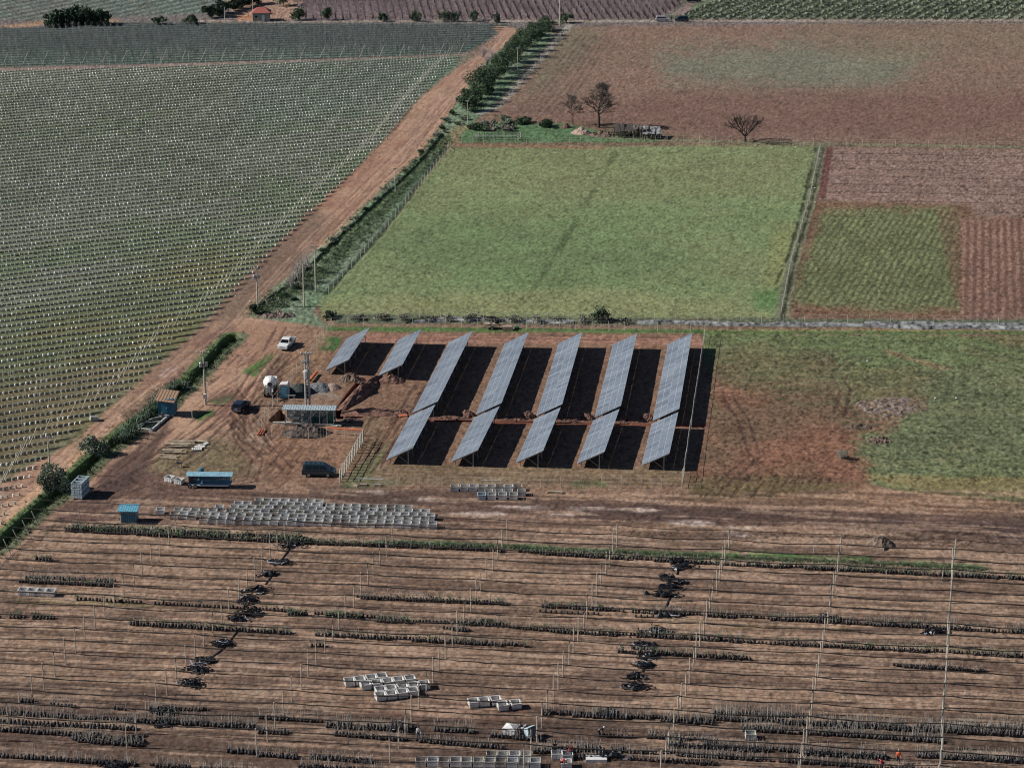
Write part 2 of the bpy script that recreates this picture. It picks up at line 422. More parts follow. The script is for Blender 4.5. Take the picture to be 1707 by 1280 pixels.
for (a, b, c, d) in [(800, 856, 45, 3), (870, 845, 50, 2), (1150, 872, 40, 3), (1225, 890, 34, 4), (1240, 879, 40, 3), (620, 820, 26, 2.5), (985, 848, 40, 2), (1060, 849, 35, 2), (930, 858, 26, 1.8), (700, 832, 40, 1.5), (1640, 1112, 40, 2), (1385, 1001, 60, 2), (1435, 1007, 20, 2), (1590, 1015, 30, 2), (1385, 1181, 20, 2), (575, 1190, 30, 1)]:
    reg([(a - c, b), (a - c * .3, b - d), (a + c * .5, b - d * .8), (a + c, b + 1), (a + c * .3, b + d)], (186, 168, 158), soft=2.5, warp=4, amt=.9, thr=.34)
# yard: red parts, pale churned parts
reg([(420, 700), (600, 728), (590, 770), (560, 790), (470, 790), (430, 760)], (140, 106, 84), soft=8, warp=6, amt=.7)
reg([(395, 700), (430, 700), (450, 735), (440, 750), (410, 740)], (150, 128, 110), soft=6, warp=6, amt=.6, thr=.45)
reg([(470, 590), (560, 560), (560, 600), (540, 640), (470, 640)], (138, 108, 82), soft=8, warp=6, amt=.7)
reg([(505, 640), (580, 640), (575, 665), (505, 665)], (140, 126, 114), soft=8, warp=6, amt=.7)
reg([(625, 640), (690, 635), (700, 760), (640, 770), (560, 790), (600, 720)], (116, 96, 74), soft=8, warp=5, amt=.6, tuft=.4)
# solar field
reg([(560, 552), (1172, 556), (1186, 575), (1186, 700), (1170, 770), (1150, 790), (640, 784), (640, 700), (530, 640)], (124, 96, 78), warp=4, amt=.9)
reg([(590, 556), (1165, 561), (1172, 575), (600, 572)], (150, 112, 94), soft=3, warp=3)
reg([(530, 562), (570, 562), (560, 586), (532, 584)], (74, 100, 58), soft=3, warp=3)
reg([(640, 774), (1160, 780), (1150, 812), (570, 806), (590, 790)], (126, 108, 84), soft=4, warp=3, amt=.8)
reg([(575, 800), (640, 740), (650, 735), (620, 800), (700, 806), (640, 812), (570, 812)], (98, 104, 72), soft=4, warp=4, amt=.7, tuft=.6)
reg([(955, 800), (1010, 800), (1015, 812), (950, 812)], (92, 104, 66), soft=4, warp=4, amt=.8)
# right hand rough field
RF = [(1172, 556), (1707, 560), (9000, 600), (9000, 850), (1707, 855), (1480, 815), (1430, 800), (1420, 815), (1150, 820), (1190, 700)]
reg(RF, (112, 106, 76), warp=3, amp=.06, tuft=.7, col2=(98, 108, 72))
reg([(1430, 700), (1500, 704), (1590, 610), (9000, 620), (9000, 800), (1450, 790), (1420, 760)], (96, 108, 78), soft=34, warp=30, amt=.75, tuft=.9, col2=(108, 108, 78))
reg([(1180, 625), (1390, 650), (1480, 705), (1420, 740), (1455, 800), (1430, 812), (1150, 820), (1160, 760), (1185, 690)], (114, 90, 72), soft=16, warp=20, amt=.92, tuft=.1, amp=.05, col2=(126, 90, 72))
reg([(1200, 575), (1390, 590), (1400, 690), (1240, 660), (1190, 630)], (112, 98, 74), soft=18, warp=8, amt=.6)
reg([(1470, 580), (1540, 600), (1590, 615), (1560, 615), (1480, 590)], (138, 108, 86), soft=3, warp=4, amt=.6)
reg([(1150, 800), (1240, 790), (1440, 805), (1300, 830), (1150, 832)], (104, 90, 64), soft=5, warp=6, amt=.8)
reg([(1415, 670), (1480, 655), (1548, 662), (1545, 680), (1500, 700), (1420, 695)], (120, 98, 80), soft=7, warp=9, amt=.8, amp=.16)
reg([(1130, 840), (1420, 818), (1450, 810), (1707, 835), (9000, 850), (9000, 872), (1707, 858), (1350, 842)], (144, 114, 90), soft=5, warp=5, amt=.9)
reg([(1440, 790), (1560, 794), (9000, 800), (9000, 830), (1707, 832), (1480, 812)], (124, 112, 76), soft=5, warp=5, amt=.85)
# green verges
reg([(540, 545), (1180, 549), (1707, 552), (9000, 552), (9000, 562), (1707, 557), (1170, 556), (540, 552)], (84, 108, 62), soft=2, warp=2, tuft=.5, amp=.05)
reg([(1172, 548), (1707, 549), (9000, 549), (9000, 553), (1707, 553), (1172, 552)], (132, 116, 82), soft=1, warp=1, amt=.7)
reg([(405, 620), (450, 588), (460, 590), (440, 610), (425, 628)], (84, 112, 62), soft=4, warp=3)
reg([(318, 690), (355, 682), (360, 690), (330, 704)], (78, 112, 62), soft=4, warp=3, tuft=.5)
reg([(345, 670), (385, 655), (400, 660), (370, 675)], (92, 106, 70), soft=4, warp=3)
# green pasture
PAST = [(752, 246), (1365, 243), (1350, 320), (1318, 440), (1300, 530), (540, 530), (530, 500), (640, 390)]
reg(PAST, (120, 129, 90), warp=2, amp=.04, tuft=.75, col2=(112, 126, 86), noi=.7)
reg([(750, 250), (1350, 250), (1330, 330), (700, 330)], (122, 124, 88), soft=25, warp=12, amt=.6)
reg([(560, 400), (800, 360), (1050, 380), (1180, 440), (900, 500), (700, 450)], (94, 116, 76), soft=40, warp=14, amt=.55)
reg([(540, 500), (1000, 480), (1200, 500), (1300, 520), (1300, 530), (540, 530)], (132, 130, 90), soft=12, warp=10, amt=.6)
reg([(1290, 380), (1330, 380), (1308, 480), (1270, 480)], (132, 132, 84), soft=12, warp=8, amt=.6)
reg([(1255, 490), (1298, 480), (1296, 522), (1260, 515)], (84, 118, 68), soft=9, warp=9, amt=.7)
sl, al = line([(1030, 250), (960, 370), (905, 460), (882, 498)], .9, (76, 88, 56), amt=.6, dz=-.05, rag=1.6)
line([(975, 250), (1000, 247), (1100, 244), (1340, 242)], 1.2, (122, 124, 88), amt=.5)
# verge between road and pasture, track to the farmstead
VERGE = [(905, 40), (925, 60), (820, 180), (765, 222), (742, 245), (640, 385), (535, 500), (520, 520), (545, 545), (450, 533), (412, 528), (430, 505), (500, 442), (560, 388), (650, 300), (705, 258), (755, 180), (800, 112), (862, 58)]
reg(VERGE, (114, 128, 104), warp=3, amp=.10, tuft=.8, col2=(100, 120, 92))
reg([(1150, 200), (700, 400)], (0, 0, 0), amt=0) if False else None
line([(770, 212), (745, 240), (735, 246)], 4, (132, 120, 88), amt=.8, soft=1)
line([(742, 243), (800, 243), (870, 244), (1000, 247)], 3.2, (142, 112, 88), amt=.85, soft=1.2)
line([(745, 246), (640, 385), (545, 490)], .8, (64, 78, 52), amt=.8, dz=-.35)
reg([(770, 222), (800, 205), (950, 206), (1000, 218), (1110, 232), (1100, 238), (765, 238)], (88, 114, 78), warp=2, soft=2, tuft=.6)
reg([(1000, 205), (1110, 215), (1200, 232), (1110, 236), (1000, 232)], (104, 98, 74), warp=3, soft=4, amt=.6)
# big ploughed field behind
BIG = [(948, 44), (1707, 40), (9000, 40), (9000, 262), (1707, 240), (1250, 232), (1110, 222), (1000, 205), (880, 196), (822, 188)]
reg(BIG, (132, 106, 92), warp=2, amp=.07, tuft=.3, col2=(122, 100, 86), noi=.75)
reg([(1100, 90), (1330, 70), (1560, 90), (1500, 140), (1330, 150), (1110, 135)], (112, 118, 98), soft=28, warp=20, amt=.75)
reg([(1340, 40), (9000, 40), (9000, 120), (1400, 100)], (122, 108, 90), soft=20, warp=15, amt=.6)
reg([(948, 44), (1010, 50), (960, 110), (880, 160), (900, 100)], (110, 106, 86), soft=12, warp=8, amt=.6)
reg([(830, 186), (1180, 150), (9000, 190), (9000, 240), (1200, 230), (880, 198)], (112, 84, 74), soft=16, warp=12, amt=.6)
for k in range(7):
    line([(968 + k * 9, 60), (905 + k * 11, 140), (860 + k * 12, 190)], .55, (84, 74, 62), amt=.55, dz=-.05)
# two ploughed plots and the sown plot on the right
reg([(1385, 246), (1707, 250), (9000, 262), (9000, 365), (1625, 360), (1610, 345), (1372, 333)], (134, 110, 98), warp=2, amp=.1, tuft=.2)
ph, t_, q_ = stripes((1385, 290), (1707, 296), 1.5, .4); 
sl, sd_ = sdist([(1385, 246), (1707, 250), (9000, 262), (9000, 365), (1625, 360), (1610, 345), (1372, 333)])
al = sstep(0, 4, sd_); paint(sl, al * sstep(.5, 1, .5 + .5 * np.sin(2 * np.pi * ph[sl])) * .30, (104, 82, 74))
ph, t_, q_ = stripes((1385, 290), (1707, 296), 7.5, .3); paint(sl, al * sstep(.93, 1, .5 + .5 * np.sin(2 * np.pi * ph[sl])) * .6, (78, 64, 56))
reg([(1368, 246), (1388, 246), (1376, 330), (1362, 330)], (104, 72, 64), warp=1, soft=2)
reg([(1358, 336), (1612, 342), (1625, 362), (1603, 366), (1604, 530), (1308, 530), (1330, 430)], (112, 86, 68), warp=2, amp=.08, tuft=.4)
GP = [(1374, 350), (1590, 350), (1597, 512), (1480, 516), (1330, 508), (1326, 480)]
sl, al = reg(GP, (108, 118, 80), soft=12, warp=12, amt=.85, tuft=.7)
ph, t_, q_ = stripes((1400, 480), (1500, 370), 1.9, .5)
rowmask(2, sl, al * .62, (1400, 480), (1470, 370), 1.3, 0, .08, .34, (66, 64, 46), .35)
reg([(1560, 350), (1606, 350), (1606, 500), (1590, 500)], (110, 90, 70), soft=4, warp=4, amt=.7)
reg([(1603, 367), (1707, 362), (9000, 365), (9000, 530), (1603, 530)], (134, 104, 90), warp=2, amp=.1)
ph, t_, q_ = stripes((1630, 520), (1632, 380), 1.35, .2)
sl, sd_ = sdist([(1603, 367), (1707, 362), (9000, 365), (9000, 530), (1603, 530)])
rowmask(3, sl, sstep(0, 4, sd_) * .6, (1630, 520), (1632, 380), 1.5, 0, .12, .36, (84, 62, 54), .25)
# bank with two gullies between pasture and plots
line([(1369, 243), (1352, 330), (1322, 430), (1303, 530)], 2.6, (104, 106, 84), soft=.6)
line([(1362, 246), (1345, 320), (1338, 350), (1318, 420), (1296, 470)], .4, (70, 76, 50), amt=.8, dz=-.22, soft=.3, rag=.9)
line([(1374, 247), (1354, 340), (1330, 420), (1306, 530)], .4, (66, 66, 50), amt=.8, dz=-.22, soft=.3, rag=.6)
# ground under the fence with netting and verge of the ploughed field edge
line([(1110, 234), (1250, 238), (1707, 246), (2200, 252)], 2.6, (118, 114, 90), soft=1)
reg([(560, 524), (1060, 530), (1707, 533), (9000, 540), (9000, 548), (1707, 546), (1060, 542), (560, 538)], (92, 98, 78), soft=2, warp=3, tuft=.6, amp=.08)
# hedge line verge
line([(950, 42), (900, 100), (830, 178), (800, 190)], 2.2, (150, 146, 134), soft=.8, amt=.8)
# nursery field
NUR = [(120, 868), (560, 880), (1000, 890), (1707, 915), (9000, 950), (9000, 3000), (-3000, 3000), (-400, 1150), (0, 950), (60, 905)]
reg(NUR, (148, 121, 101), warp=3, amp=.03, tuft=.1, col2=(128, 105, 89), noi=.7)
reg([(-3000, 1130), (0, 1125), (300, 1150), (560, 1180), (850, 1195), (1100, 1205), (9000, 1290), (9000, 3000), (-3000, 3000)], (88, 72, 64), soft=10, warp=8, amt=.85, col2=(98, 80, 68))
reg([(560, 1170), (900, 1170), (1060, 1190), (880, 1200), (600, 1190)], (112, 84, 72), soft=8, warp=6, amt=.7)
reg([(880, 1180), (1707, 1190), (9000, 1240), (9000, 1262), (1707, 1252), (880, 1196)], (96, 82, 70), soft=6, warp=6, amt=.7)
for (x0, y0, x1, y1, hw, c, am) in [(650, 902, 1230, 926, 4, (66, 118, 56), 1.0), (1250, 922, 1450, 930, 4, (68, 116, 58), 1.0), (1500, 934, 1640, 942, 3, (66, 100, 56), .8), (180, 876, 420, 888, 4, (100, 108, 84), .6), (620, 904, 900, 914, 5, (84, 96, 66), .6), (880, 918, 1707, 955, 5, (104, 104, 76), .6), (130, 1002, 420, 1018, 4, (118, 112, 74), .8), (20, 1000, 240, 1008, 4, (116, 108, 74), .7),
     (0, 985, 110, 986, 3, (100, 98, 78), .6), (620, 1032, 830, 1038, 4, (112, 106, 74), .6), (1080, 1040, 1420, 1048, 4, (122, 106, 72), .6), (1450, 1070, 1707, 1088, 5, (104, 104, 72), .6), (830, 1008, 1258, 1040, 4, (112, 102, 78), .5), (860, 1046, 1000, 1052, 5, (74, 92, 56), .6), (1300, 1225, 1707, 1256, 5, (98, 90, 72), .6)]:
    reg([(x0, y0 - hw * .6), (x1, y1 - hw * .6), (x1, y1 + hw), (x0, y0 + hw)], c, soft=2.5, warp=4, amt=am, tuft=.4, thr=.4)
# horizontal smears of wet and dry soil and painted thin wire shadows, nursery and yard, running along the rows
ph, t_, q_ = stripes((653, 873), (1590, 914), 3.0)
sm = fbm(t_ / 9, q_ / .9, 77, 4); sl, sd_ = sdist([(100, 830), (560, 812), (1150, 818), (1450, 812), (9000, 850), (9000, 3000), (-3000, 3000), (-400, 1150), (0, 950)])
al = sstep(0, 8, sd_); paint(sl, al * sstep(.46, .62, sm[sl]) * .62, (86, 68, 59)); paint(sl, al * sstep(.48, .66, 1 - sm[sl]) * .55, (166, 138, 116))
# rutted streaks along the tracks
def ruts(poly, p0, p1, sp, col, amt, seed, dz=.0):
    ph, t_, q_ = stripes(p0, p1, sp, .6, seed)
    sl, sd_ = sdist(poly); s_ = fbm(t_[sl] / 7, q_[sl] / (sp * .45), seed, 3)
    al = sstep(0, 6, sd_) * sstep(.52, .66, s_); paint(sl, al * amt, col)
    if dz: Z[sl] -= dz * al
ruts([(860, 50), (700, 258), (545, 400), (430, 505), (300, 620), (100, 790), (-60, 900), (-60, 860), (100, 745), (320, 560), (520, 350), (700, 165), (835, 52)], (300, 590), (640, 270), 1.6, (116, 86, 74), .35, 91, .04)
ruts([(540, 545), (430, 700), (330, 740), (210, 790), (110, 855), (0, 940), (120, 830), (290, 695), (410, 570)], (150, 800), (430, 590), 1.6, (88, 66, 60), .65, 97, .08)
ruts([(400, 560), (540, 600), (470, 700), (600, 790), (400, 800), (380, 700)], (470, 640), (540, 560), 1.4, (98, 74, 60), .5, 103, .06)
ruts([(400, 720), (600, 730), (560, 810), (330, 800)], (400, 760), (600, 766), 1.4, (104, 76, 64), .5, 107, .05)
ruts([(395, 640), (455, 700), (460, 750), (400, 740), (380, 690)], (400, 690), (450, 750), .9, (80, 62, 56), .7, 109, .1)
ruts([(600, 700), (720, 640), (650, 780), (600, 800)], (630, 760), (700, 640), 1.3, (84, 66, 52), .6, 113, .08)
ruts([(1150, 790), (1440, 790), (1300, 832), (1150, 832)], (1200, 830), (1230, 790), 1.5, (84, 68, 50), .6, 119, .08)
ruts([(1180, 640), (1420, 640), (1430, 810), (1180, 800)], (1180, 700), (1430, 716), 1.1, (98, 70, 56), .45, 121, .05)
ruts([(1190, 560), (1707, 565), (1707, 800), (1440, 790), (1390, 700), (1200, 640)], (1190, 600), (1707, 606), 1.4, (72, 84, 58), .5, 127, .05)
ruts([(590, 556), (1165, 561), (1172, 575), (600, 572)], (600, 565), (1160, 568), .9, (112, 78, 66), .5, 131, .05)
ruts([(640, 770), (1160, 776), (1150, 812), (570, 806)], (600, 800), (1140, 806), .9, (98, 80, 62), .45, 137, .04)
reg([(405, 545), (470, 545), (540, 552), (545, 575), (480, 590), (430, 590), (405, 560)], (150, 118, 96), soft=10, warp=8, amt=.7)
reg([(300, 600), (345, 560), (370, 545), (390, 548), (350, 590), (300, 640), (280, 640)], (108, 82, 74), soft=7, warp=7, amt=.8, thr=.4)
for (a, b, c, d) in [(285, 615, 16, 4), (272, 625, 12, 3), (300, 606, 12, 3), (215, 650, 8, 2)]:
    reg([(a - c, b + d), (a, b - d), (a + c, b - d), (a + c * .3, b + d)], (170, 146, 136), soft=2.5, warp=4, amt=.8, thr=.42)
ruts([(820, 60), (740, 150), (650, 260), (540, 370), (450, 470), (470, 480), (570, 385), (680, 280), (770, 160), (850, 60)], (600, 330), (700, 220), .8, (128, 96, 80), .5, 151, .04)
def track(pl, g=1.7, w_=.32, col=(86, 66, 58), amt=.7, dz=-.06):
    W = [G(*p) for p in pl]
    for s_ in (-.5, .5):
        q = []
        for i, p in enumerate(W):
            d = (W[min(i + 1, len(W) - 1)] - W[max(i - 1, 0)]).normalized(); r_ = p + Vector((d.y, -d.x, 0)) * g * s_; q.append(P(r_.x, r_.y))
        line(q, w_, col, amt=amt, soft=.16, dz=dz, rag=.5)
for pl in ([(470, 545), (440, 600), (400, 660), (330, 720), (240, 775)], [(480, 590), (440, 640), (420, 690), (440, 740), (480, 780)], [(390, 700), (410, 730), (450, 755), (520, 770)], [(400, 690), (400, 730), (430, 765), (420, 800), (330, 815)], [(540, 600), (500, 610), (460, 640), (440, 680)], [(230, 800), (300, 820), (420, 828), (620, 826), (900, 836)], [(180, 830), (260, 800), (330, 760), (390, 700)],
           [(900, 850), (1150, 853), (1400, 862), (1707, 880), (1900, 890)], [(880, 858), (1150, 862), (1400, 872), (1707, 892), (1900, 902)], [(740, 845), (900, 852), (1100, 868), (1300, 872)], [(640, 560), (900, 562), (1160, 566)], [(640, 790), (800, 796), (1000, 802), (1140, 806)], [(625, 780), (660, 720), (690, 660), (705, 640)], [(1200, 810), (1260, 760), (1240, 700), (1215, 660)], [(1160, 800), (1210, 790), (1300, 800), (1420, 800)], [(1440, 640), (1400, 620), (1420, 600), (1480, 590)], [(1290, 560), (1380, 600), (1410, 650), (1400, 690)]):
    track(pl)
for pl in ([(845, 55), (800, 110), (748, 182), (690, 262), (640, 305), (560, 388), (480, 468), (420, 530)], [(790, 120), (720, 200), (660, 262), (590, 330), (520, 395), (430, 490), (390, 540), (300, 612), (200, 690), (110, 765), (0, 850)]):
    track(pl, 1.9, .5, (128, 98, 82), .5, -.03); track(pl, .9, .5, (182, 150, 126), .35, 0)
# orchard rows: a dark wet line, a tan strip on some, tufts on others
VP_O = (9200.0, -690.0)
oa = G(300, 560); ob = G(300 + 80, 560 - 80 * 1250 / 8900.0); od = (ob - oa).normalized()
qo = GX * od.y - GY * od.x; to = GX * od.x + GY * od.y; q0 = oa.x * od.y - oa.y * od.x; ROWSP = 3.3
pho = (qo - q0) / ROWSP; sl, sd_ = sdist(ORCH); fr = np.abs(pho[sl] - .15 - np.round(pho[sl] - .15)) * ROWSP
rid = np.round(pho[sl] - .15); al = sstep(-1, 3, sd_)
rowmask(0, sl, al * (.78 + .22 * vn(to[sl] / 4, rid * 3.1, 9)), (300, 560), (380, 560 - 80 * 1250 / 8900.0), ROWSP, (q0 / ROWSP + .17), .11, .20, (24, 31, 28))
fr2 = np.abs(pho[sl] - .28 - np.round(pho[sl] - .28)) * ROWSP
paint(sl, al * (1 - sstep(.2, .55, fr2)) * sstep(.5, .75, vn(to[sl] / 16, rid * 5.7, 14)) * .6 * sstep(330, 640, VV[sl]), (168, 128, 84))
Z[sl] += al * .12 * (1 - sstep(.2, .9, fr))
# belt orchard and far rows get furrow colour as well
# tufts: small dark and light spots in grassy parts
tf = vn(GX / .35, GY / .7, 61); tf2 = fbm(GX / .9, GY / 1.3, 67, 3)
k = TUFT * sstep(.60, .80, tf * .5 + tf2 * .5); COL *= (1 - .50 * k)[..., None]
k = TUFT * sstep(.60, .80, 1 - (tf * .5 + tf2 * .5)); COL *= (1 + .25 * k)[..., None]
g1 = vn(GX / .36, GY / .55, 141); g2 = vn(GX / .20, GY / .35, 143); g3 = vn(GX / .75, GY / .7, 149)
mott = (g1 - .5) * .6 + (g2 - .5) * .35 + (nf - .5) * .6
mott = mott * NOI; COL *= np.clip(1 + mott * (1.75 + .15 * np.clip(TUFT, 0, 1)), .25, 2)[..., None]
speck = sstep(.68, .86, g1 * .45 + g3 * .55); COL *= (1 - .62 * speck * np.clip(NOI * 1.2 - .2, 0, 1))[..., None]
spl = sstep(.74, .9, 1 - (g1 * .5 + g3 * .5)); COL *= (1 + .30 * spl * NOI)[..., None]
COL *= np.stack([1 + (g3 - .5) * .10, 1 + 0 * g3, 1 - (g3 - .5) * .10], -1)
COL *= (1 + (n1 - .5) * .35 + (n3 - .5) * .18)[..., None]
lum = (COL * np.array([.3, .59, .11])).sum(-1, keepdims=True); COL = lum + (COL - lum) * np.where(COL[..., 0:1] > COL[..., 1:2], .96, .96)
COL = np.clip(COL * 1.0, .006, .85)
Z += AMP * (nf - .5) * 2.0 + AMP * (n2 - .5) * 1.6 + TUFT * .08 * sstep(.55, .8, tf * .5 + tf2 * .5)
# the ditch beside the road, with a darker bed
DITCH = [(-420, 1160), (-200, 1020), (-60, 944), (0, 908), (60, 852), (114, 806), (162, 762), (205, 727), (240, 702), (275, 676), (303, 648), (334, 620), (358, 594), (376, 574), (390, 560)]
sl, dm, side = ldist(DITCH, 60)
rag = wx[sl] * .9; d_ = dm + rag
bank = (1 - sstep(1.9, 2.9, d_)); paint(sl, bank * .95, (92, 112, 70)); paint(sl, (bank * (side > 0)) * .75, (112, 108, 88)); TUFT[sl] = np.maximum(TUFT[sl], bank)
paint(sl, 1 - sstep(.5, 1.3, d_), (52, 62, 46))
Z[sl] += -1.7 * (1 - sstep(.35, 1.35, d_)) + .25 * bank * (n2[sl] - .3)
# second narrow gully through the verge along the pasture
V2 = [(425, 520), (470, 486), (520, 445), (560, 405), (620, 350), (680, 295), (715, 258), (740, 225)]
sl, dm, side = ldist(V2, 30); d_ = dm + wx[sl] * .8
Z[sl] += -.8 * (1 - sstep(.25, .8, d_)) + .35 * (1 - sstep(1.2, 2.4, d_)) * n2[sl]; paint(sl, (1 - sstep(.4, 1.1, d_)) * .8, (56, 66, 46))
# open trenches of the works
for pl, wd, dp in [([(607, 634), (585, 662), (563, 693)], 1.7, 2.4), ([(568, 696), (600, 694)], .9, 1.0), ([(716, 700), (790, 701)], .7, .6), ([(822, 703), (888, 704)], .7, .6), ([(920, 705), (988, 706)], .7, .6), ([(1018, 707), (1086, 708)], .7, .6), ([(1128, 709), (1172, 710)], .6, .4)]:
    sl, dm, side = ldist(pl, 30); d_ = dm + wx[sl] * .25
    Z[sl] += -dp * (1 - sstep(wd / 2 - .15, wd / 2 + .15, d_)); paint(sl, 1 - sstep(wd / 2 + .1, wd / 2 + .9, d_), (118, 76, 62))
sl, sd_ = sdist([(450, 700), (456, 703), (475, 702), (480, 688), (468, 684)], 10)   # excavated pit
Z[sl] -= 4.5 * sstep(-.6, .6, sd_)
nr, nc = UU.shape
Vg = np.stack([GX, GY, Z], -1).reshape(-1, 3)
ii = np.arange(nr * nc).reshape(nr, nc)
Fg = np.stack([ii[1:, :-1], ii[1:, 1:], ii[:-1, 1:], ii[:-1, :-1]], -1).reshape(-1, 4)
gm = bpy.data.materials.new('ground_soil_and_grass'); gm.use_nodes = True
nt = gm.node_tree; bs = nt.nodes['Principled BSDF']; bs.inputs['Roughness'].default_value = .95; bs.inputs['Specular IOR Level'].default_value = .15
at = nt.nodes.new('ShaderNodeAttribute'); at.attribute_name = 'soil'
ge = nt.nodes.new('ShaderNodeNewGeometry'); nz = nt.nodes.new('ShaderNodeTexNoise'); nz.inputs['Scale'].default_value = 3.2; nz.inputs['Detail'].default_value = 6; nz.inputs['Roughness'].default_value = .75
nt.links.new(ge.outputs['Position'], nz.inputs['Vector'])
mr = nt.nodes.new('ShaderNodeMapRange'); mr.inputs[1].default_value = .3; mr.inputs[2].default_value = .7; mr.inputs[3].default_value = .62; mr.inputs[4].default_value = 1.38
nt.links.new(nz.outputs[0], mr.inputs[0])
vm = nt.nodes.new('ShaderNodeVectorMath'); vm.operation = 'SCALE'
nt.links.new(at.outputs['Color'], vm.inputs[0]); nt.links.new(mr.outputs[0], vm.inputs['Scale']); ra = nt.nodes.new('ShaderNodeAttribute'); ra.attribute_name = 'rows'
def N_(t_, op=None, *ins):
    n = nt.nodes.new(t_)
    if op: n.operation = op
    for i_, v_ in enumerate(ins):
        if isinstance(v_, (int, float)): n.inputs[i_].default_value = v_
        elif isinstance(v_, tuple): n.inputs[i_].default_value = v_
        elif v_ is not None: nt.links.new(v_, n.inputs[i_])
    return n.outputs[0] if t_ != 'ShaderNodeVectorMath' else n
sepr = nt.nodes.new('ShaderNodeSeparateColor'); nt.links.new(ra.outputs['Color'], sepr.inputs[0])
wn = nt.nodes.new('ShaderNodeTexNoise'); wn.inputs['Scale'].default_value = .12; nt.links.new(ge.outputs['Position'], wn.inputs['Vector'])
cur = vm.outputs[0]
for ch, (d_, sp_, ph_, w0, w1, cc, wob) in ROWSET.items():
    dp = N_('ShaderNodeVectorMath', 'DOT_PRODUCT', ge.outputs['Position'], (d_.y / sp_, -d_.x / sp_, 0))
    q_ = N_('ShaderNodeMath', 'ADD', dp.outputs['Value'], -ph_ + .5)
    if wob: q_ = N_('ShaderNodeMath', 'ADD', q_, N_('ShaderNodeMath', 'MULTIPLY', wn.outputs[0], wob * 2))
    fr_ = N_('ShaderNodeMath', 'ABSOLUTE', N_('ShaderNodeMath', 'SUBTRACT', N_('ShaderNodeMath', 'FRACT', q_), .5))
    mp = nt.nodes.new('ShaderNodeMapRange'); mp.inputs[1].default_value = w0; mp.inputs[2].default_value = w1; mp.inputs[3].default_value = 1; mp.inputs[4].default_value = 0; nt.links.new(fr_, mp.inputs[0])
    msk = ra.outputs['Alpha'] if ch == 3 else sepr.outputs[ch]
    f2 = N_('ShaderNodeMath', 'MULTIPLY', mp.outputs[0], msk)
    mxr = nt.nodes.new('ShaderNodeMix'); mxr.data_type = 'RGBA'; nt.links.new(f2, mxr.inputs[0]); nt.links.new(cur, mxr.inputs[6]); mxr.inputs[7].default_value = (*[float(x_) for x_ in lin(cc) / KILL], 1); cur = mxr.outputs[2]
nt.links.new(cur, bs.inputs['Base Color'])
bp = nt.nodes.new('ShaderNodeBump'); bp.inputs['Distance'].default_value = .12; bp.inputs['Strength'].default_value = .7
nt.links.new(nz.outputs[0], bp.inputs['Height']); nt.links.new(bp.outputs[0], bs.inputs['Normal'])
gme = npmesh('ground', Vg, Fg, [gm], None, True)
ca = gme.color_attributes.new('soil', 'FLOAT_COLOR', 'POINT')
ca.data.foreach_set('color', np.concatenate([COL, np.ones(UU.shape + (1,))], -1).astype(np.float32).ravel())
ra_ = gme.color_attributes.new('rows', 'FLOAT_COLOR', 'POINT'); ra_.data.foreach_set('color', ROWM.astype(np.float32).ravel())
tag(link(bpy.data.objects.new('ground', gme)), kind='structure')
def ground_z(x, y):
    u, v = P(x, y, 0)
    j = min(max(int(np.searchsorted(vv, v)), 1), nr - 1); i = min(max(int(np.searchsorted(uu, u)), 1), nc - 1)
    return float(Z[j, i])

ONES = ['', 'first', 'second', 'third', 'fourth', 'fifth', 'sixth', 'seventh', 'eighth', 'ninth', 'tenth', 'eleventh', 'twelfth', 'thirteenth', 'fourteenth', 'fifteenth', 'sixteenth', 'seventeenth', 'eighteenth', 'nineteenth']
def nth(n):
    if n < 20: return ONES[n]
    t_ = ['twenty', 'thirty', 'forty', 'fifty', 'sixty', 'seventy', 'eighty', 'ninety'][n // 10 - 2]
    return (t_[:-1] + 'ieth') if n % 10 == 0 else t_ + '-' + ONES[n % 10]
# ------------------------------------------------------------------ solar tables
ROWAZ = R(-7.6)
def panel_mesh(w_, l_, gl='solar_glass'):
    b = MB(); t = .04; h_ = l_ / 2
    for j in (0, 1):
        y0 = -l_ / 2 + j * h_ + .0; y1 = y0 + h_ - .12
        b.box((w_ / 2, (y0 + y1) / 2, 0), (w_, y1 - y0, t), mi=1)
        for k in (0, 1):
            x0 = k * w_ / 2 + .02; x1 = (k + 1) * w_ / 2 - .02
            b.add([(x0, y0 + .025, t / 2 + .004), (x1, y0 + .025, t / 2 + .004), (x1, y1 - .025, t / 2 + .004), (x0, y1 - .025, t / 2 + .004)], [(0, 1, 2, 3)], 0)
    b.box((w_ / 2, -.01, -.045), (w_ - .02, l_ + .01, .03), mi=2)  # added dark backing closes the gaps to light and stands in for shade
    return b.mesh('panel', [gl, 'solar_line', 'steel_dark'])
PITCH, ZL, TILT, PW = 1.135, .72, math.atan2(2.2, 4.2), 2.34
pm = panel_mesh(PW, PITCH); pms = [pm, pm, pm, panel_mesh(PW, PITCH, 'solar_glass_pale'), panel_mesh(PW, PITCH, 'solar_glass_dark')]
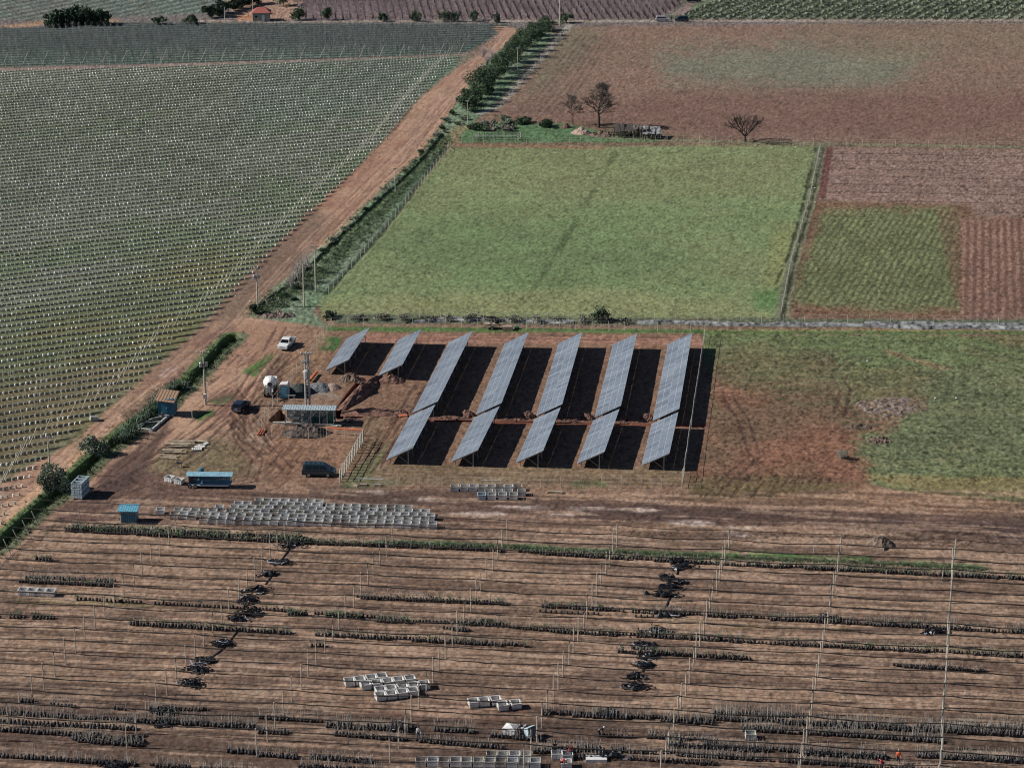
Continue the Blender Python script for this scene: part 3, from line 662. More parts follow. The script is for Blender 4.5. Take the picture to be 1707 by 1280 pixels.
def solar_table(p0, p1, label, zl=ZL):
    """p0, p1: near and far low corners in the photograph"""
    a = G(*p0, zl); b = G(*p1, zl); L = math.hypot(b.x - a.x, b.y - a.y); n = int(round(L / PITCH)); sc = L / (n * PITCH)
    rz = -math.atan2(b.x - a.x, b.y - a.y)
    t = thing('solar_table', label, 'solar panel', (a.x, a.y, 0), rz, 'tilted solar tables of the small plant')
    for k in range(n):
        for j in range(2):
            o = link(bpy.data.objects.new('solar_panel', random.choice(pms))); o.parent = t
            s_ = j * (PW + .035)
            o.location = (s_ * math.cos(TILT), (k + .5) * PITCH * sc, zl + s_ * math.sin(TILT) + random.uniform(-.004, .004))
            o.rotation_euler = (0, -TILT, 0); o.scale = (1, sc, 1)
    ca, sa = math.cos(TILT), math.sin(TILT)
    for s_ in (.55, 1.8, 2.95, 4.2):
        m = MB(); m.box((s_ * ca + .05 * sa, L / 2, zl + s_ * sa - .09), (.06, L - .1, .09), ry=-TILT); part('purlin', m, 'steel', t)
    nf_ = max(3, int(round(L / 4.2)) + 1)
    for k in range(nf_):
        y = .35 + (L - .7) * k / (nf_ - 1)
        m = MB(); m.box((2.35 * ca + .06, y, zl + 2.35 * sa - .2), (4.3, .08, .12), ry=-TILT); part('rafter', m, 'steel', t)
        m = MB(); m.box((3.35, y, (zl + 3.35 * math.tan(TILT) - .22) / 2), (.12, .10, zl + 3.35 * math.tan(TILT) - .22)); m.box((3.35, y, .05), (.3, .3, .1)); part('rear_leg', m, 'steel', t)
        m = MB(); m.box((.62, y, (zl + .1) / 2), (.12, .10, zl + .1)); part('front_leg', m, 'steel', t)
        m = MB(); m.tube((3.33, y, .25), (1.75, y, zl + 1.75 * math.tan(TILT) - .22), .035, n=4); part('brace', m, 'steel', t)
    return t
solar_table((542, 617.5), (578.6, 563.7), 'short solar table at the far left end of the solar field')
solar_table((630.7, 626), (664.4, 566), 'short solar table, second from the left, ending at the soil heaps')
TAB = [((643.8, 766.2), (683.4, 693.4), (687.6, 688), (748.8, 570)), ((752, 769.4), (790.2, 696), (786.7 + 6.5, 691), (841.6, 572)),
       ((860, 770.8), (886.5 + 5, 698), (885 + 9, 693), (931.4, 572)), ((962, 772.4), (989, 700.5), (991.5, 695.5), (1022, 574)), ((1069.6, 775.4), (1086.5, 706), (1088, 701), (1113.7, 573))]
ordn = ['first', 'second', 'third', 'fourth', 'last']
for i, (a, b, c, d) in enumerate(TAB):
    solar_table(a, b, 'shorter near solar table of the %s long row from the left' % ordn[i])
    solar_table(c, d, 'longer far solar table of the %s long row from the left' % ordn[i])

# ------------------------------------------------------------------ poles and fences
def power_pole(bu, bv, tv, label, arms=((.0, 2.2),), r=.14, matk='post_pale', gear=False, meterbox=False, lean=0.0, rz=0.0):
    p = G(bu, bv); h = hgt(bu, bv, tv)
    t = thing('power_pole', label, 'power pole', p, rz, None)
    m = MB(); m.tube((0, 0, -.3), (lean, 0, h), r * 1.15, r * .8, n=8); part('pole', m, matk, t)
    for dz, wd in arms:
        m = MB(); m.box((lean, 0, h - .25 - dz), (wd, .12, .12)); ca_ = part('crossarm', m, 'post_wood', t)
        for s_ in (-.45, -.15, .15, .45):
            q = MB(); q.lathe((lean + s_ * wd, 0, h - .19 - dz), [(.03, 0), (.07, .06), (.05, .12), (.07, .18), (.03, .22)], 6); part('insulator', q, 'lamp_glass', ca_)
    if gear:
        m = MB(); m.lathe((lean * .7 - .45, 0, h * .70), [(.05, 0), (.28, .05), (.30, .75), (.20, .85), (.05, .9)], 10); part('transformer', m, 'steel', t)
        m = MB(); m.box((lean * .7 + .42, 0, h * .70 + .5), (.45, .4, .7)); m.box((lean * .7 + .1, 0, h * .70 + .45), (.5, .08, .08)); part('switch_box', m, 'guard_grey', t)
    if meterbox:
        m = MB(); m.box((0, -.26, 1.6), (.5, .3, .8)); part('meter_box', m, 'guard_white', t); m = MB(); m.tube((.28, -.05, 0), (.2, -.05, h * .55), .05, n=5); part('conduit', m, 'steel', t)
    return t
power_pole(429.5, 511, 446, 'pale power pole with crossarm and white box at the road junction, by a dark bush', arms=((0, 1.9),), gear=True)
power_pole(526.5, 487, 409, 'tall wooden power pole with two crossarms beside the green pasture', arms=((0, 1.6), (.95, 1.7)))
power_pole(507, 512, 440, 'brownish power pole with wide crossarm in the verge, nearest the pasture corner', arms=((0, 2.0),), matk='post_wood')
power_pole(342.5, 675, 585, 'power pole with crossarm, transformer and low meter box beside the blue shed', arms=((0, 2.1),), gear=True, meterbox=True)
power_pole(83.5, 792, 727, 'power pole with plain crossarm standing behind the round grey bush by the left road', arms=((0, 1.9),), r=.12)
power_pole(933, 44, -14, 'tall pale concrete pole at the far end of the hedge', arms=(), r=.22)
power_pole(779.5, 214, 168, 'thin pole at the near end of the dark hedge', arms=((0, .8),), r=.1)
power_pole(863, 123, 80, 'thin pole standing in front of the shaded middle of the hedge', arms=((0, .8),), r=.1)
power_pole(422, 33, -2, 'thin pole beside the red roofed house', arms=(), r=.12)
power_pole(375, 37, 13, 'thin pale pole left of the red roofed house', arms=(), r=.12)
power_pole(659, 322, 280, 'thin dark pole in the verge beside the upper left of the pasture', arms=((0, .7),), r=.08, matk='post_grey')

t = thing('mast', 'thick grey twin column mast with ladder rungs and transformer gear behind the roofed building frame', 'mast', G(513.5, 688))
hm = hgt(513.5, 688, 588)
for s_ in (-.32, .32):
    m = MB(); m.tube((s_, 0, 0), (s_ * .9, 0, hm), .17, .13, n=8); part('column', m, 'concrete', t)
for k in range(10):
    m = MB(); m.box((0, 0, hm * (.3 + .065 * k)), (.6, .08, .08)); part('rung', m, 'steel', t)
m = MB(); m.lathe((0, -.3, hm * .58), [(.1, 0), (.5, .1), (.52, 1.3), (.3, 1.5), (.1, 1.6)], 12)
tr_ = part('transformer', m, 'guard_grey', t)
for s_ in (-.3, 0, .3):
    q = MB(); q.tube((s_, -.3, hm * .58 + 1.5), (s_, -.3, hm * .58 + 1.95), .06, n=6); part('bushing', q, 'lamp_glass', tr_)
for dz, wd in ((.2, 2.0), (1.6, 1.6), (3.4, 1.3)):
    m = MB(); m.box((0, -.2, hm - dz), (wd, .14, .14)); ca_ = part('crossarm', m, 'steel', t)
    for s_ in (-.42, .0, .42):
        q = MB(); q.lathe((s_ * wd, -.2, hm - dz + .07), [(.05, 0), (.10, .1), (.06, .2), (.10, .3), (.05, .4)], 6); part('insulator', q, 'lamp_glass', ca_)

def fence(pl, sp, h, label, post='post_pale', r=.05, wires=3, name='fence', mesh_=False, tall=None, wire='post_grey', hj=.05, lean=.02, wr=.012):
    pts = poly_pts(pl, sp); a = pts[0].copy()
    pts = pts[:100]
    t = thing(name, label, 'fence', a)
    tops = []
    for i, p in enumerate(pts):
        hh = h * (1 + random.uniform(-hj, hj)); q = p - a; lx, ly = random.uniform(-lean, lean) * h, random.uniform(-lean, lean) * h
        if tall and i in (0, len(pts) - 1): hh = tall
        m = MB(); m.tube((q.x, q.y, -.2), (q.x + lx, q.y + ly, hh), r, r * .85, n=5); part('post', m, post, t)
        tops.append(Vector((q.x + lx, q.y + ly, h * (1 - .03))))
    for k in range(wires):
        m = MB(); f_ = (k + 1) / wires
        m.path([Vector((v_.x, v_.y, v_.z * f_)) for v_ in tops], wr, 3); part('wire', m, wire, t)
    if mesh_:
        m = MB()
        for A_, B_ in zip(tops[:-1], tops[1:]):
            n_ = max(2, int((B_ - A_).length / .45))
            for j in range(n_):
                p = A_.lerp(B_, j / n_); m.tube((p.x, p.y, .05), (p.x, p.y, p.z), .008, n=3, cap=False)
        part('mesh_wires', m, wire, t)
    return t
fence([(552.6, 545), (800, 546.5), (1176, 554)], 2.95, 1.75, 'pale post and wire fence along the back of the solar field', mesh_=True)
fence([(566, 811), (800, 812), (1137, 814)], 3.0, 1.65, 'post and wire fence along the front of the solar field', mesh_=True)
fence([(1137, 813), (1176, 556)], 2.4, 2.0, 'long pale fence running away beside the last solar row', mesh_=True, tall=3.0, r=.06, wr=.03, wire='post_pale')
fence([(567, 803), (606, 735)], 1.25, 2.0, 'pale fence of close posts beside the dark van', r=.11, wr=.05, wire='post_pale', mesh_=True)
fence([(606, 733), (520, 731), (428, 728)], 2.9, 1.9, 'low wire fence in front of the dark soil heap', mesh_=True, wire='post_grey')
fence([(431, 722), (446, 694), (470, 662), (492, 630), (520, 594), (552, 548)], 2.9, 2.2, 'thin slanting post fence left of the mixer and the mast', post='post_wood', mesh_=False)
fence([(558, 531), (800, 534), (1060, 536), (1707, 541), (2100, 545)], 3.9, 1.6, 'old post and wire fence along the near side of the green pasture', post='post_wood', wires=4)
fence([(548, 488), (640, 385), (752, 246)], 3.6, 1.5, 'wire fence slanting up the left side of the green pasture', post='post_grey', wires=3)
fence([(770, 240), (880, 241), (1000, 238), (1120, 236)], 2.6, 1.4, 'rough post fence in front of the farmstead and its sheds', post='post_wood', wires=3)
fence([(1112, 236), (1370, 242), (1707, 248), (2100, 254)], 3.9, 1.6, 'wire fence between the ploughed field and the plots', post='post_pale', wires=3)
fence([(1367, 248), (1350, 330), (1318, 440), (1300, 534)], 5.0, 1.3, 'sparse posts on the gullied bank at the right side of the pasture', post='post_grey', wires=2)
fence([(948, 46), (900, 104), (832, 184)], 4.2, 1.5, 'pale posts along the field side of the dark hedge', post='post_pale', wires=2)
fence([(790, 236), (862, 236), (871, 230), (800, 229), (790, 236)], 1.7, 1.4, 'small grey timber cattle pen on the grass', post='old_wood', r=.1, wires=3, wr=.07, wire='post_grey', name='cattle_pen')
for i, (u, v, tv, lb) in enumerate([(286, 636, 621, 'thin post on the red road verge near the muddy puddles'), (360, 615, 601, 'pale stake in the grass beside the ditch'), (321, 699, 681, 'bent pale stake behind the blue shed shadow'), (134, 866, 849, 'short white stake near the blue kiosk'), (1357, 921, 907, 'short white marker post in the right nursery strip'), (1179, 545, 536, 'stub post where the long fence meets the back fence'), (433, 505, 485, 'short post in front of the verge bush at the junction'), (1478, 970, 950, 'leaning stake among the right nursery rows'), (1570, 968, 945, 'slanted stake near the rightmost line of posts'), (747, 245, 236, 'dark gate post at the pasture corner')]):
    m = MB(); m.tube((0, 0, -.1), (random.uniform(-.15, .15), 0, hgt(u, v, tv)), .07, .06, n=6); solo('stake', m, 'post_pale', lb, 'stake', G(u, v))

# ------------------------------------------------------------------ nursery trellis
A0 = Vector((60.0, 293.3)); U_ = Vector((-15.32, 1.74)); V_ = Vector((-.70, -3.42)); PH = 3.4
def nd(i, k): p = A0 + U_ * i + V_ * k; return p
m = MB(); m.tube((0, 0, -.3), (0, 0, PH), .095, .08, n=6); tp_me = m.mesh('trellis_post', ['post_wood'])
m = MB(); m.tube((0, 0, -.3), (0, 0, PH), .11, .09, n=6); tpb_me = m.mesh('trellis_post', ['post_pale'])
LEFT = [(95, 872), (76, 893), (60, 910), (45, 926), (28, 944), (8, 964), (-14, 985)]   # base of end posts
lw = [G(*p) for p in LEFT]
KR = range(-1, 19)
post_first = None
for k in KR:
    # left end of this row: where the row meets the slanted boundary
    pl_ = []
    for i in range(-3, 8):
        b = nd(i, k); u, v = P(b.x, b.y, 0)
        lim = None
        # boundary line x at this y
        a_, c_ = lw[0], lw[-1]
        tt = (b.y - a_.y) / (c_.y - a_.y); xb = a_.x + (c_.x - a_.x) * tt
        if b.x < xb + 2: continue
        if k == -1 and i > 4: continue
        if -40 < u < 1760 and v < 1500:
            o = link(bpy.data.objects.new('trellis_post', tpb_me if i in (0,) else tp_me))
            jx, jy = random.uniform(-.12, .12), random.uniform(-.12, .12)
            o.location = (b.x + jx, b.y + jy, 0); o.rotation_euler = (random.uniform(-.02, .02), random.uniform(-.02, .02), 0); o.scale = (1, 1, random.uniform(.95, 1.05))
            tag(o, ('upright post, %s line from the right, %s nursery wire from the back' % (nth(i + 4), nth(k + 2))) if i else 'stouter pale post, right hand line, %s nursery wire from the back' % nth(k + 2), 'post', 'upright posts of the nursery trellis')
        pl_.append(b)
    # end anchor post leaning away
    tt = (nd(4, k).y + 1.5 - lw[0].y) / (lw[-1].y - lw[0].y); xb = lw[0].x + (lw[-1].x - lw[0].x) * tt
    i_e = (xb - (A0 + V_ * k).x) / U_.x; e = nd(i_e, k)
    if P(e.x, e.y)[0] > -60 and k >= 0:
        m = MB(); m.tube((0, 0, -.2), (-1.3, .15, 3.0), .08, .07, n=6); m2 = m
        solo('anchor_post', m2, 'post_grey', 'leaning post at the left end of the %s nursery wire from the back' % nth(k + 2), 'post', (e.x, e.y, 0), 0, 'leaning end posts of the nursery')
    # wires with rolled net
    ends = sorted(pl_, key=lambda q: q.x)
    if not ends: continue
    nodes = [Vector((e.x - 1.3, e.y + .15))] + [Vector((q.x, q.y)) for q in ends]
    pts, rr = [], []
    for a_, b_ in zip(nodes[:-1], nodes[1:]):
        n_ = max(4, int((b_ - a_).length / 1.1)); sg = random.uniform(.12, .34)
        for j in range(n_):
            f_ = j / n_; q = a_.lerp(b_, f_)
            z_ = PH - .06 - sg * 4 * f_ * (1 - f_) + random.uniform(-.05, .05); pts.append(Vector((q.x, q.y, z_))); rr.append(random.uniform(.045, .095) if k > -1 else .04)
    pts.append(Vector((nodes[-1].x, nodes[-1].y, PH))); rr.append(.05)
    m = MB(); o0 = pts[0].copy(); m.path([p - o0 for p in pts], rr, 4)
    t = solo('rolled_net', m, 'net_black', 'sagging roll of dark netting on the %s nursery wire from the back' % nth(k + 2), 'net roll', o0, 0, 'dark net rolls on the nursery wires')
    # lower guide wire of drip line near the ground
    for zz, off in ((.75, .0),):
        m = MB(); m.path([Vector((p.x - o0.x, p.y - o0.y + off, zz - .1 + .08 * math.sin(i_ * .7))) for i_, p in enumerate(pts)], .022, 3)
        solo('drip_hose', m, 'hose_black', 'thin black drip hose low under the %s nursery wire from the back' % nth(k + 2), 'hose', (o0.x, o0.y, 0), 0, 'drip hoses of the nursery rows')

# ------------------------------------------------------------------ potted saplings
def sapling(nst, hh, seed, leaf=False):
    rnd = random.Random(seed); m = MB()
    r = rnd.uniform(.14, .19)
    m.tube((0, 0, 0), (0, 0, .34), r, r * 1.05, n=6, mi=0)
    for s_ in range(nst):
        x, y = rnd.uniform(-.25, .25), rnd.uniform(-.12, .12); h_ = hh * rnd.uniform(.7, 1.1); b = .06
        m.tube((x * .4, y, .3), (x, y, .3 + h_), .026, .016, n=3, mi=1, cap=False)
        for q in range(2):
            z = rnd.uniform(.3, .9) * h_ + .3; m.tube((x * .7, y, z), (x + rnd.uniform(-.2, .2), y + rnd.uniform(-.2, .2), z + .25), .010, .006, n=3, mi=1, cap=False)
    if leaf:
        for q in range(10):
            c = Vector((rnd.uniform(-.22, .22), rnd.uniform(-.2, .2), rnd.uniform(.3, .7))); s2 = .10
            m.add([c + Vector((-s2, 0, 0)), c + Vector((0, -s2, s2)), c + Vector((s2, 0, .05)), c + Vector((0, s2, s2))], [(0, 1, 2, 3)], 2)
    return m
sp_m = [sapling(1, 1.0, 1), sapling(2, .8, 2), sapling(1, 1.5, 3), sapling(2, .5, 4, True), sapling(1, .35, 5, True), sapling(2, 1.2, 6)]
SPM = ['bag_black', 'stem_pale', 'leaf_mid']
BAGS = [([(110, 886), (510, 907), (830, 919)], .40, 2, (3, 4, 1)), ([(120, 881), (505, 899)], .40, 2, (4, 3, 1)), ([(830, 920), (1130, 938), (1707, 967)], .42, 2, (0, 1, 4)), ([(625, 905), (690, 909)], .45, 1, (0, 1)),
 ([(32, 971), (190, 978)], .40, 2, (0, 1, 3)), ([(45, 963), (195, 970)], .42, 1, (1, 5)), ([(130, 1000), (428, 1016), (626, 1030), (830, 1042)], .5, 1, (3, 1, 0)), ([(482, 1026), (515, 1028)], .4, 2, (3, 4)), ([(545, 1028), (600, 1032)], .4, 2, (3, 4)),
 ([(630, 1037), (830, 1044), (951, 1056), (1258, 1072)], .45, 2, (3, 1, 5, 0)), ([(1258, 1072), (1470, 1084), (1707, 1096)], .5, 2, (1, 3, 0)), ([(740, 1050), (785, 1053)], .4, 2, (0, 1)),
 ([(596, 998), (830, 1008), (1258, 1032), (1707, 1056)], .44, 2, (1, 5, 0, 3)), ([(900, 1020), (1100, 1030)], .7, 1, (0,)), ([(218, 1042), (430, 1054), (652, 1067), (875, 1079)], .42, 2, (0, 3, 1)),
 ([(1032, 1088), (1250, 1100)], .42, 2, (1, 3, 0)), ([(1490, 1112), (1640, 1120)], .42, 2, (1, 0)), ([(0, 1030), (42, 1031)], .45, 2, (4, 0)), ([(56, 1031), (92, 1033)], .45, 2, (4, 0)), ([(520, 1077), (545, 1078)], .5, 1, (4,)), ([(775, 982), (800, 983)], .5, 1, (0, 4)), ([(60, 934), (85, 936)], .5, 2, (0, 4)),
 ([(30, 1170), (60, 1172)], .45, 2, (0, 5)), ([(85, 1175), (130, 1180)], .45, 1, (0, 5)), ([(190, 1182), (215, 1184)], .5, 1, (0, 5)), ([(250, 1184), (345, 1184)], .42, 2, (0, 1)), ([(0, 1190), (210, 1203), (430, 1214)], .42, 2, (5, 1, 2)), ([(0, 1205), (230, 1217)], .44, 2, (5, 0, 2)),
 ([(0, 1218), (110, 1226), (185, 1230)], .42, 2, (0, 1)), ([(120, 1236), (240, 1244)], .40, 3, (0, 1)), ([(380, 1254), (430, 1258)], .42, 2, (0, 1)), ([(0, 1262), (190, 1274), (430, 1290)], .42, 2, (5, 0, 1)), ([(260, 1204), (430, 1216)], .42, 2, (2, 5)),
 ([(432, 1198), (540, 1204)], .42, 2, (5, 2, 1)), ([(432, 1222), (480, 1224)], .42, 2, (0, 1)), ([(545, 1212), (690, 1220)], .40, 3, (1, 0, 5)), ([(560, 1226), (680, 1236)], .40, 2, (0, 1)), ([(724, 1218), (790, 1222)], .42, 2, (2, 5)), ([(695, 1236), (780, 1244), (840, 1248)], .40, 2, (0, 1)), ([(820, 1228), (905, 1236)], .42, 2, (0, 1)), ([(432, 1260), (500, 1265)], .4, 2, (0, 1)), ([(520, 1264), (620, 1272)], .4, 2, (0, 1)),
 ([(905, 1192), (1060, 1200), (1190, 1208)], .40, 3, (5, 2, 1)), ([(1190, 1200), (1450, 1214), (1707, 1228)], .40, 3, (5, 2, 1)), ([(1190, 1190), (1340, 1196)], .42, 2, (5, 2)), ([(1240, 1218), (1420, 1228), (1570, 1238)], .40, 3, (5, 1, 0)), ([(1000, 1226), (1055, 1230)], .42, 1, (0, 1)), ([(1080, 1230), (1200, 1238)], .42, 2, (0, 1)),
 ([(1115, 1244), (1280, 1254), (1480, 1266)], .40, 3, (5, 0, 1)), ([(1530, 1262), (1707, 1272)], .42, 3, (5, 1)), ([(890, 1256), (1000, 1250)], .42, 3, (5, 0)), ([(1020, 1252), (1300, 1270), (1600, 1290)], .42, 2, (1, 0)), ([(1050, 1266), (1200, 1276)], .45, 2, (2, 0)), ([(1530, 1212), (1707, 1216)], .42, 2, (0, 5)), ([(940, 1262), (1010, 1266)], .45, 2, (2, 5)), ([(500, 1280), (640, 1288)], .42, 2, (0, 5))]
SP = []
for pl, st, nr_, kinds in BAGS:
    for r_ in range(nr_):
        for p in poly_pts(pl, st):
            if vn(np.array([p.x / 3.0]), np.array([p.y / 3.0 + r_ * 3]), 99)[0] < .22: continue
            SP.append((p.x + random.uniform(-.08, .08), p.y + r_ * .42 + random.uniform(-.1, .1), random.choice(kinds), random.uniform(0, 6.28), random.uniform(.85, 1.2)))
SP.sort(key=lambda s_: s_[1])
spme = [m.mesh('potted_sapling', SPM) for m in sp_m]
SPLAB = ['bare stemmed sapling in a black grow bag', 'sapling with two bare stems in a black grow bag', 'tall bare sapling whip in a black grow bag', 'low leafy sapling in a black grow bag', 'small leafy plant in a black grow bag', 'twiggy bare sapling in a black grow bag']
near_sp = [s_ for s_ in SP if -20 < P(s_[0], s_[1])[0] < 1727 and P(s_[0], s_[1])[1] < 1292][:300]
ids = set(id(s_) for s_ in near_sp)
for (x, y, kd, rt, sc) in near_sp:
    o = link(bpy.data.objects.new('potted_sapling', spme[kd])); o.location = (x, y, 0); o.rotation_euler = (0, 0, rt); o.scale = (sc, sc, sc)
    tag(o, SPLAB[kd] + ', in the nearest nursery beds', 'sapling', 'potted saplings nearest the camera')
rest = [s_ for s_ in SP if id(s_) not in ids]
ar = np.array([s_[:2] for s_ in rest]); pr = [tri_proto(m) for m in sp_m]
me = scatter_mesh('potted_saplings', pr, SPM, ar[:, 0], ar[:, 1], np.zeros(len(rest)), np.array([s_[3] for s_ in rest]), np.array([s_[4] for s_ in rest]), np.array([s_[2] for s_ in rest]))
tag(link(bpy.data.objects.new('potted_saplings', me)), 'long rows of young plants in black grow bags across the nursery', 'saplings', kind='stuff')

# heaps of cast-off hose and netting
def heap_net(seed, rx, ry, n=20):
    rnd = random.Random(seed); m = MB()
    for k in range(n):
        cx_, cy_ = rnd.gauss(0, rx * .45), rnd.gauss(0, ry * .45); r = rnd.uniform(.2, .7); a0 = rnd.uniform(0, 6.28); pts = []
        zz = rnd.uniform(.05, .55) * max(0, 1 - abs(cx_) / (rx * 1.6)); ex = rnd.uniform(1, 2.0)
        for j in range(8):
            a = a0 + j * rnd.uniform(.4, .75); pts.append(Vector((cx_ + r * ex * math.cos(a), cy_ + r * math.sin(a), max(.04, zz + rnd.uniform(-.1, .14)))))
        m.path(pts, rnd.choice((.05, .06, .09)), 4, mi=1 if rnd.random() < .12 else 0)
    for k in range(5):
        c = Vector((rnd.gauss(0, rx * .4), rnd.gauss(0, ry * .4), .1)); m.lathe(c, [(.1, 0), (rnd.uniform(.3, .55), .06), (rnd.uniform(.2, .4), .3), (.08, .42)], 6, mi=0)
    return m
HC = [(486, 909, 1.9, 1.3), (500, 902, 1.3, .8), (467, 939, 1.5, .9), (448, 958, 1.0, .7), (430, 985, 1.5, 1.1), (413, 1001, 1.0, 1.4), (412, 1022, 1.5, 1.4), (395, 1032, 1.0, .6), (371, 1074, 1.3, 1.0), (340, 1104, 1.2, .8), (330, 1118, 1.4, 1.0), (318, 1140, 1.2, 1.2),
      (1130, 936, 1.3, 1.2), (1136, 946, 1.3, .7), (1112, 965, .9, .9), (1118, 980, 1.2, .8), (1132, 971, 1.1, .4), (1106, 992, 1.5, .5), (1118, 1026, 1.4, 1.0), (1092, 1054, 1.6, 1.3), (1078, 1077, 1.2, 1.0), (1080, 1096, .7, .6), (1072, 1110, 1.2, .8), (1060, 1129, 1.4, .7), (1060, 1146, 1.2, .9), (275, 1186, 1.6, 1.0), (272, 1206, .9, 1.3), (218, 1234, 1.4, 1.0), (190, 1278, 1.3, .6), (668, 1212, 1.5, .9), (1012, 1258, 1.6, 1.2), (1018, 1190, .9, .7), (1380, 1032, 1.2, .5), (1560, 1054, 1.4, .5)]
for i, (u, v, rx, ry) in enumerate(HC):
    where = 'in the left line of heaps' if i < 12 else ('in the middle line of heaps' if i < 25 else 'lying apart from both lines')
    solo('hose_heap', heap_net(i * 3 + 5, rx, ry), ['hose_black', 'hose_grey'], '%s heap of black hose %s, counted from the back' % (nth(i + 1 if i < 12 else (i - 11 if i < 25 else i - 24)), where), 'heap', G(u, v), random.uniform(-.3, .3), 'heaps of black hose and netting')
for pl in ([(484, 914), (470, 934)], [(460, 952), (440, 975)], [(402, 1046), (372, 1080), (345, 1100)], [(1130, 944), (1128, 958)], [(1118, 996), (1108, 1014)], [(1076, 1096), (1072, 1120)]):
    a = G(*pl[0]); m = MB(); m.path([G(*p) - a + Vector((random.uniform(-.2, .2), 0, .06)) for p in pl], .09, 4)
    solo('loose_hose', m, 'hose_black', 'length of black hose linking two of the hose heaps', 'hose', a, 0, 'loose hoses between the hose heaps')

# ------------------------------------------------------------------ harvest bins
def bin_mesh(style):
    m = MB(); L, D, Hh = 1.2, 1.2, .78; t = .05
    if style == 'slat':
        for s_ in (-1, 1):
            for (z0, z1) in ((.12, .40), (.45, .58), (.66, .78)):
                m.box((0, s_ * (D / 2 - t / 2), (z0 + z1) / 2), (L - .12, t, z1 - z0)); m.box((s_ * (L / 2 - t / 2), 0, (z0 + z1) / 2), (t, D - .12, z1 - z0))
            for x in (-.2, .2):
                m.box((x, s_ * (D / 2 - t / 2 - .004), .45), (.07, t * .9, .62)); m.box((s_ * (L / 2 - t / 2 - .004), x, .45), (t * .9, .07, .62))
        for x in (-1, 1):
            for y in (-1, 1): m.box((x * (L / 2 - .035), y * (D / 2 - .035), .40), (.09, .09, .80))
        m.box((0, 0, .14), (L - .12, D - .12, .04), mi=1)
        for y in (-.45, 0, .45): m.box((0, y, .05), (L - .1, .12, .1))
    else:
        for s_ in (-1, 1):
            m.box((0, s_ * (D / 2 - t / 2), .44), (L, t, .66)); m.box((s_ * (L / 2 - t / 2), 0, .44), (t, D - .1, .66))
            m.box((0, s_ * (D / 2 + .012), .74), (L + .06, .06, .06)); m.box((s_ * (L / 2 + .012), 0, .74), (.06, D, .06))
            for x in (-.3, 0, .3): m.box((x, s_ * (D / 2 + .01), .44), (.05, .03, .6)); m.box((s_ * (L / 2 + .01), x, .44), (.03, .05, .6))
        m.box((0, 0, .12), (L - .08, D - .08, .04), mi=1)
        for y in (-.45, .45): m.box((0, y, .05), (L - .1, .14, .1))
    return m
BM = {'grey': bin_mesh('slat').mesh('harvest_bin', ['bin_grey', 'bin_inner']), 'white': bin_mesh('solid').mesh('harvest_bin', ['bin_white', 'bin_inner']), 'blue': bin_mesh('solid').mesh('harvest_bin', ['bin_blue', 'bin_inner'])}
for k_, n_ in (('dirty', 'bin_dirty'), ('bleached', 'bin_bleached')): BM[k_] = bin_mesh('slat').mesh('harvest_bin', [n_, 'bin_inner'])
def put_bin(x, y, kind, label, rz=0.0, z=0.0, group=None):
    if kind == 'grey': kind = random.choice(('grey', 'grey', 'bleached', 'bleached', 'dirty'))
    o = link(bpy.data.objects.new('harvest_bin', BM[kind])); o.location = (x, y, z); o.rotation_euler = (0, 0, rz)
    return tag(o, label, 'bin', group)
# the big block of slatted bins
base = G(719, 879); dirx = (G(318, 870) - base).normalized(); diry = Vector((dirx.y, -dirx.x, 0))
if diry.y < 0: diry = -diry
rzb = math.atan2(-dirx.y, -dirx.x)
BLK = {}
for r_, runs in enumerate([[(318, 722)], [(273, 316), (322, 722)], [(242, 262), (276, 716)], [(345, 360), (376, 706)], [(376, 522), (536, 676)], [(414, 526)]]):
    for (u0, u1) in runs:
        yv = 879 - r_ * 6.4
        p0 = G(u1, yv); n_ = int(round((u1 - u0) / (14.75 - r_ * .1)))
        off = (p0.x - base.x) / dirx.x if abs(dirx.x) > .1 else 0
        for j in range(max(1, n_)):
            if random.random() < .03: continue
            s_ = off + j * 1.265; q = base + dirx * s_ + diry * (r_ * 1.5)
            BLK.setdefault(r_, []).append(put_bin(q.x + random.uniform(-.04, .04), q.y + random.uniform(-.12, .12), 'grey', 'x', rzb + random.uniform(-.05, .05), 0, 'slatted harvest bins in the large block'))
for r_, os_ in BLK.items():
    for j, o in enumerate(sorted(os_, key=lambda o: o.location.x)):
        o['label'] = '%s slatted bin from the left in the %s of the large bin block' % (nth(j + 1), ['front row', 'second row', 'third row', 'fourth row', 'fifth row', 'back row'][r_])
for us, v in (([758, 774, 789, 804, 819, 833, 848, 863], 817), ([815, 832, 848, 869], 825), ([803, 820, 838, 856], 831)):
    for u in us:
        p = G(u, v); put_bin(p.x, p.y, 'grey' if not (u == 803) else 'blue', '%s grey bin from the left in the %s row of the small bin group' % (nth(us.index(u) + 1), {817: 'back', 825: 'middle', 831: 'front'}[v]) if u != 803 else 'greenish bin at the near left of the small group by the solar fence', random.uniform(-.05, .05), 0, 'grey bins in the small group' if u != 803 else None)
a = G(127, 830); dr = (G(143, 814) - a).normalized()
lev = ['bottom', 'middle', 'top']; dep = ['nearest', 'middle', 'farthest']
for c_ in range(3):
    for z_ in range(3):
        q = a + dr * (c_ * 1.1) + Vector((.3, 0, 0)); o = put_bin(q.x, q.y, 'blue', 'blue grey bin, %s tier of the %s column, tall stack by the ditch' % (lev[z_], dep[c_]), math.atan2(dr.y, dr.x), z_ * .84, 'stacked bins beside the ditch'); o.scale = (.87, 1.3, 1.05)
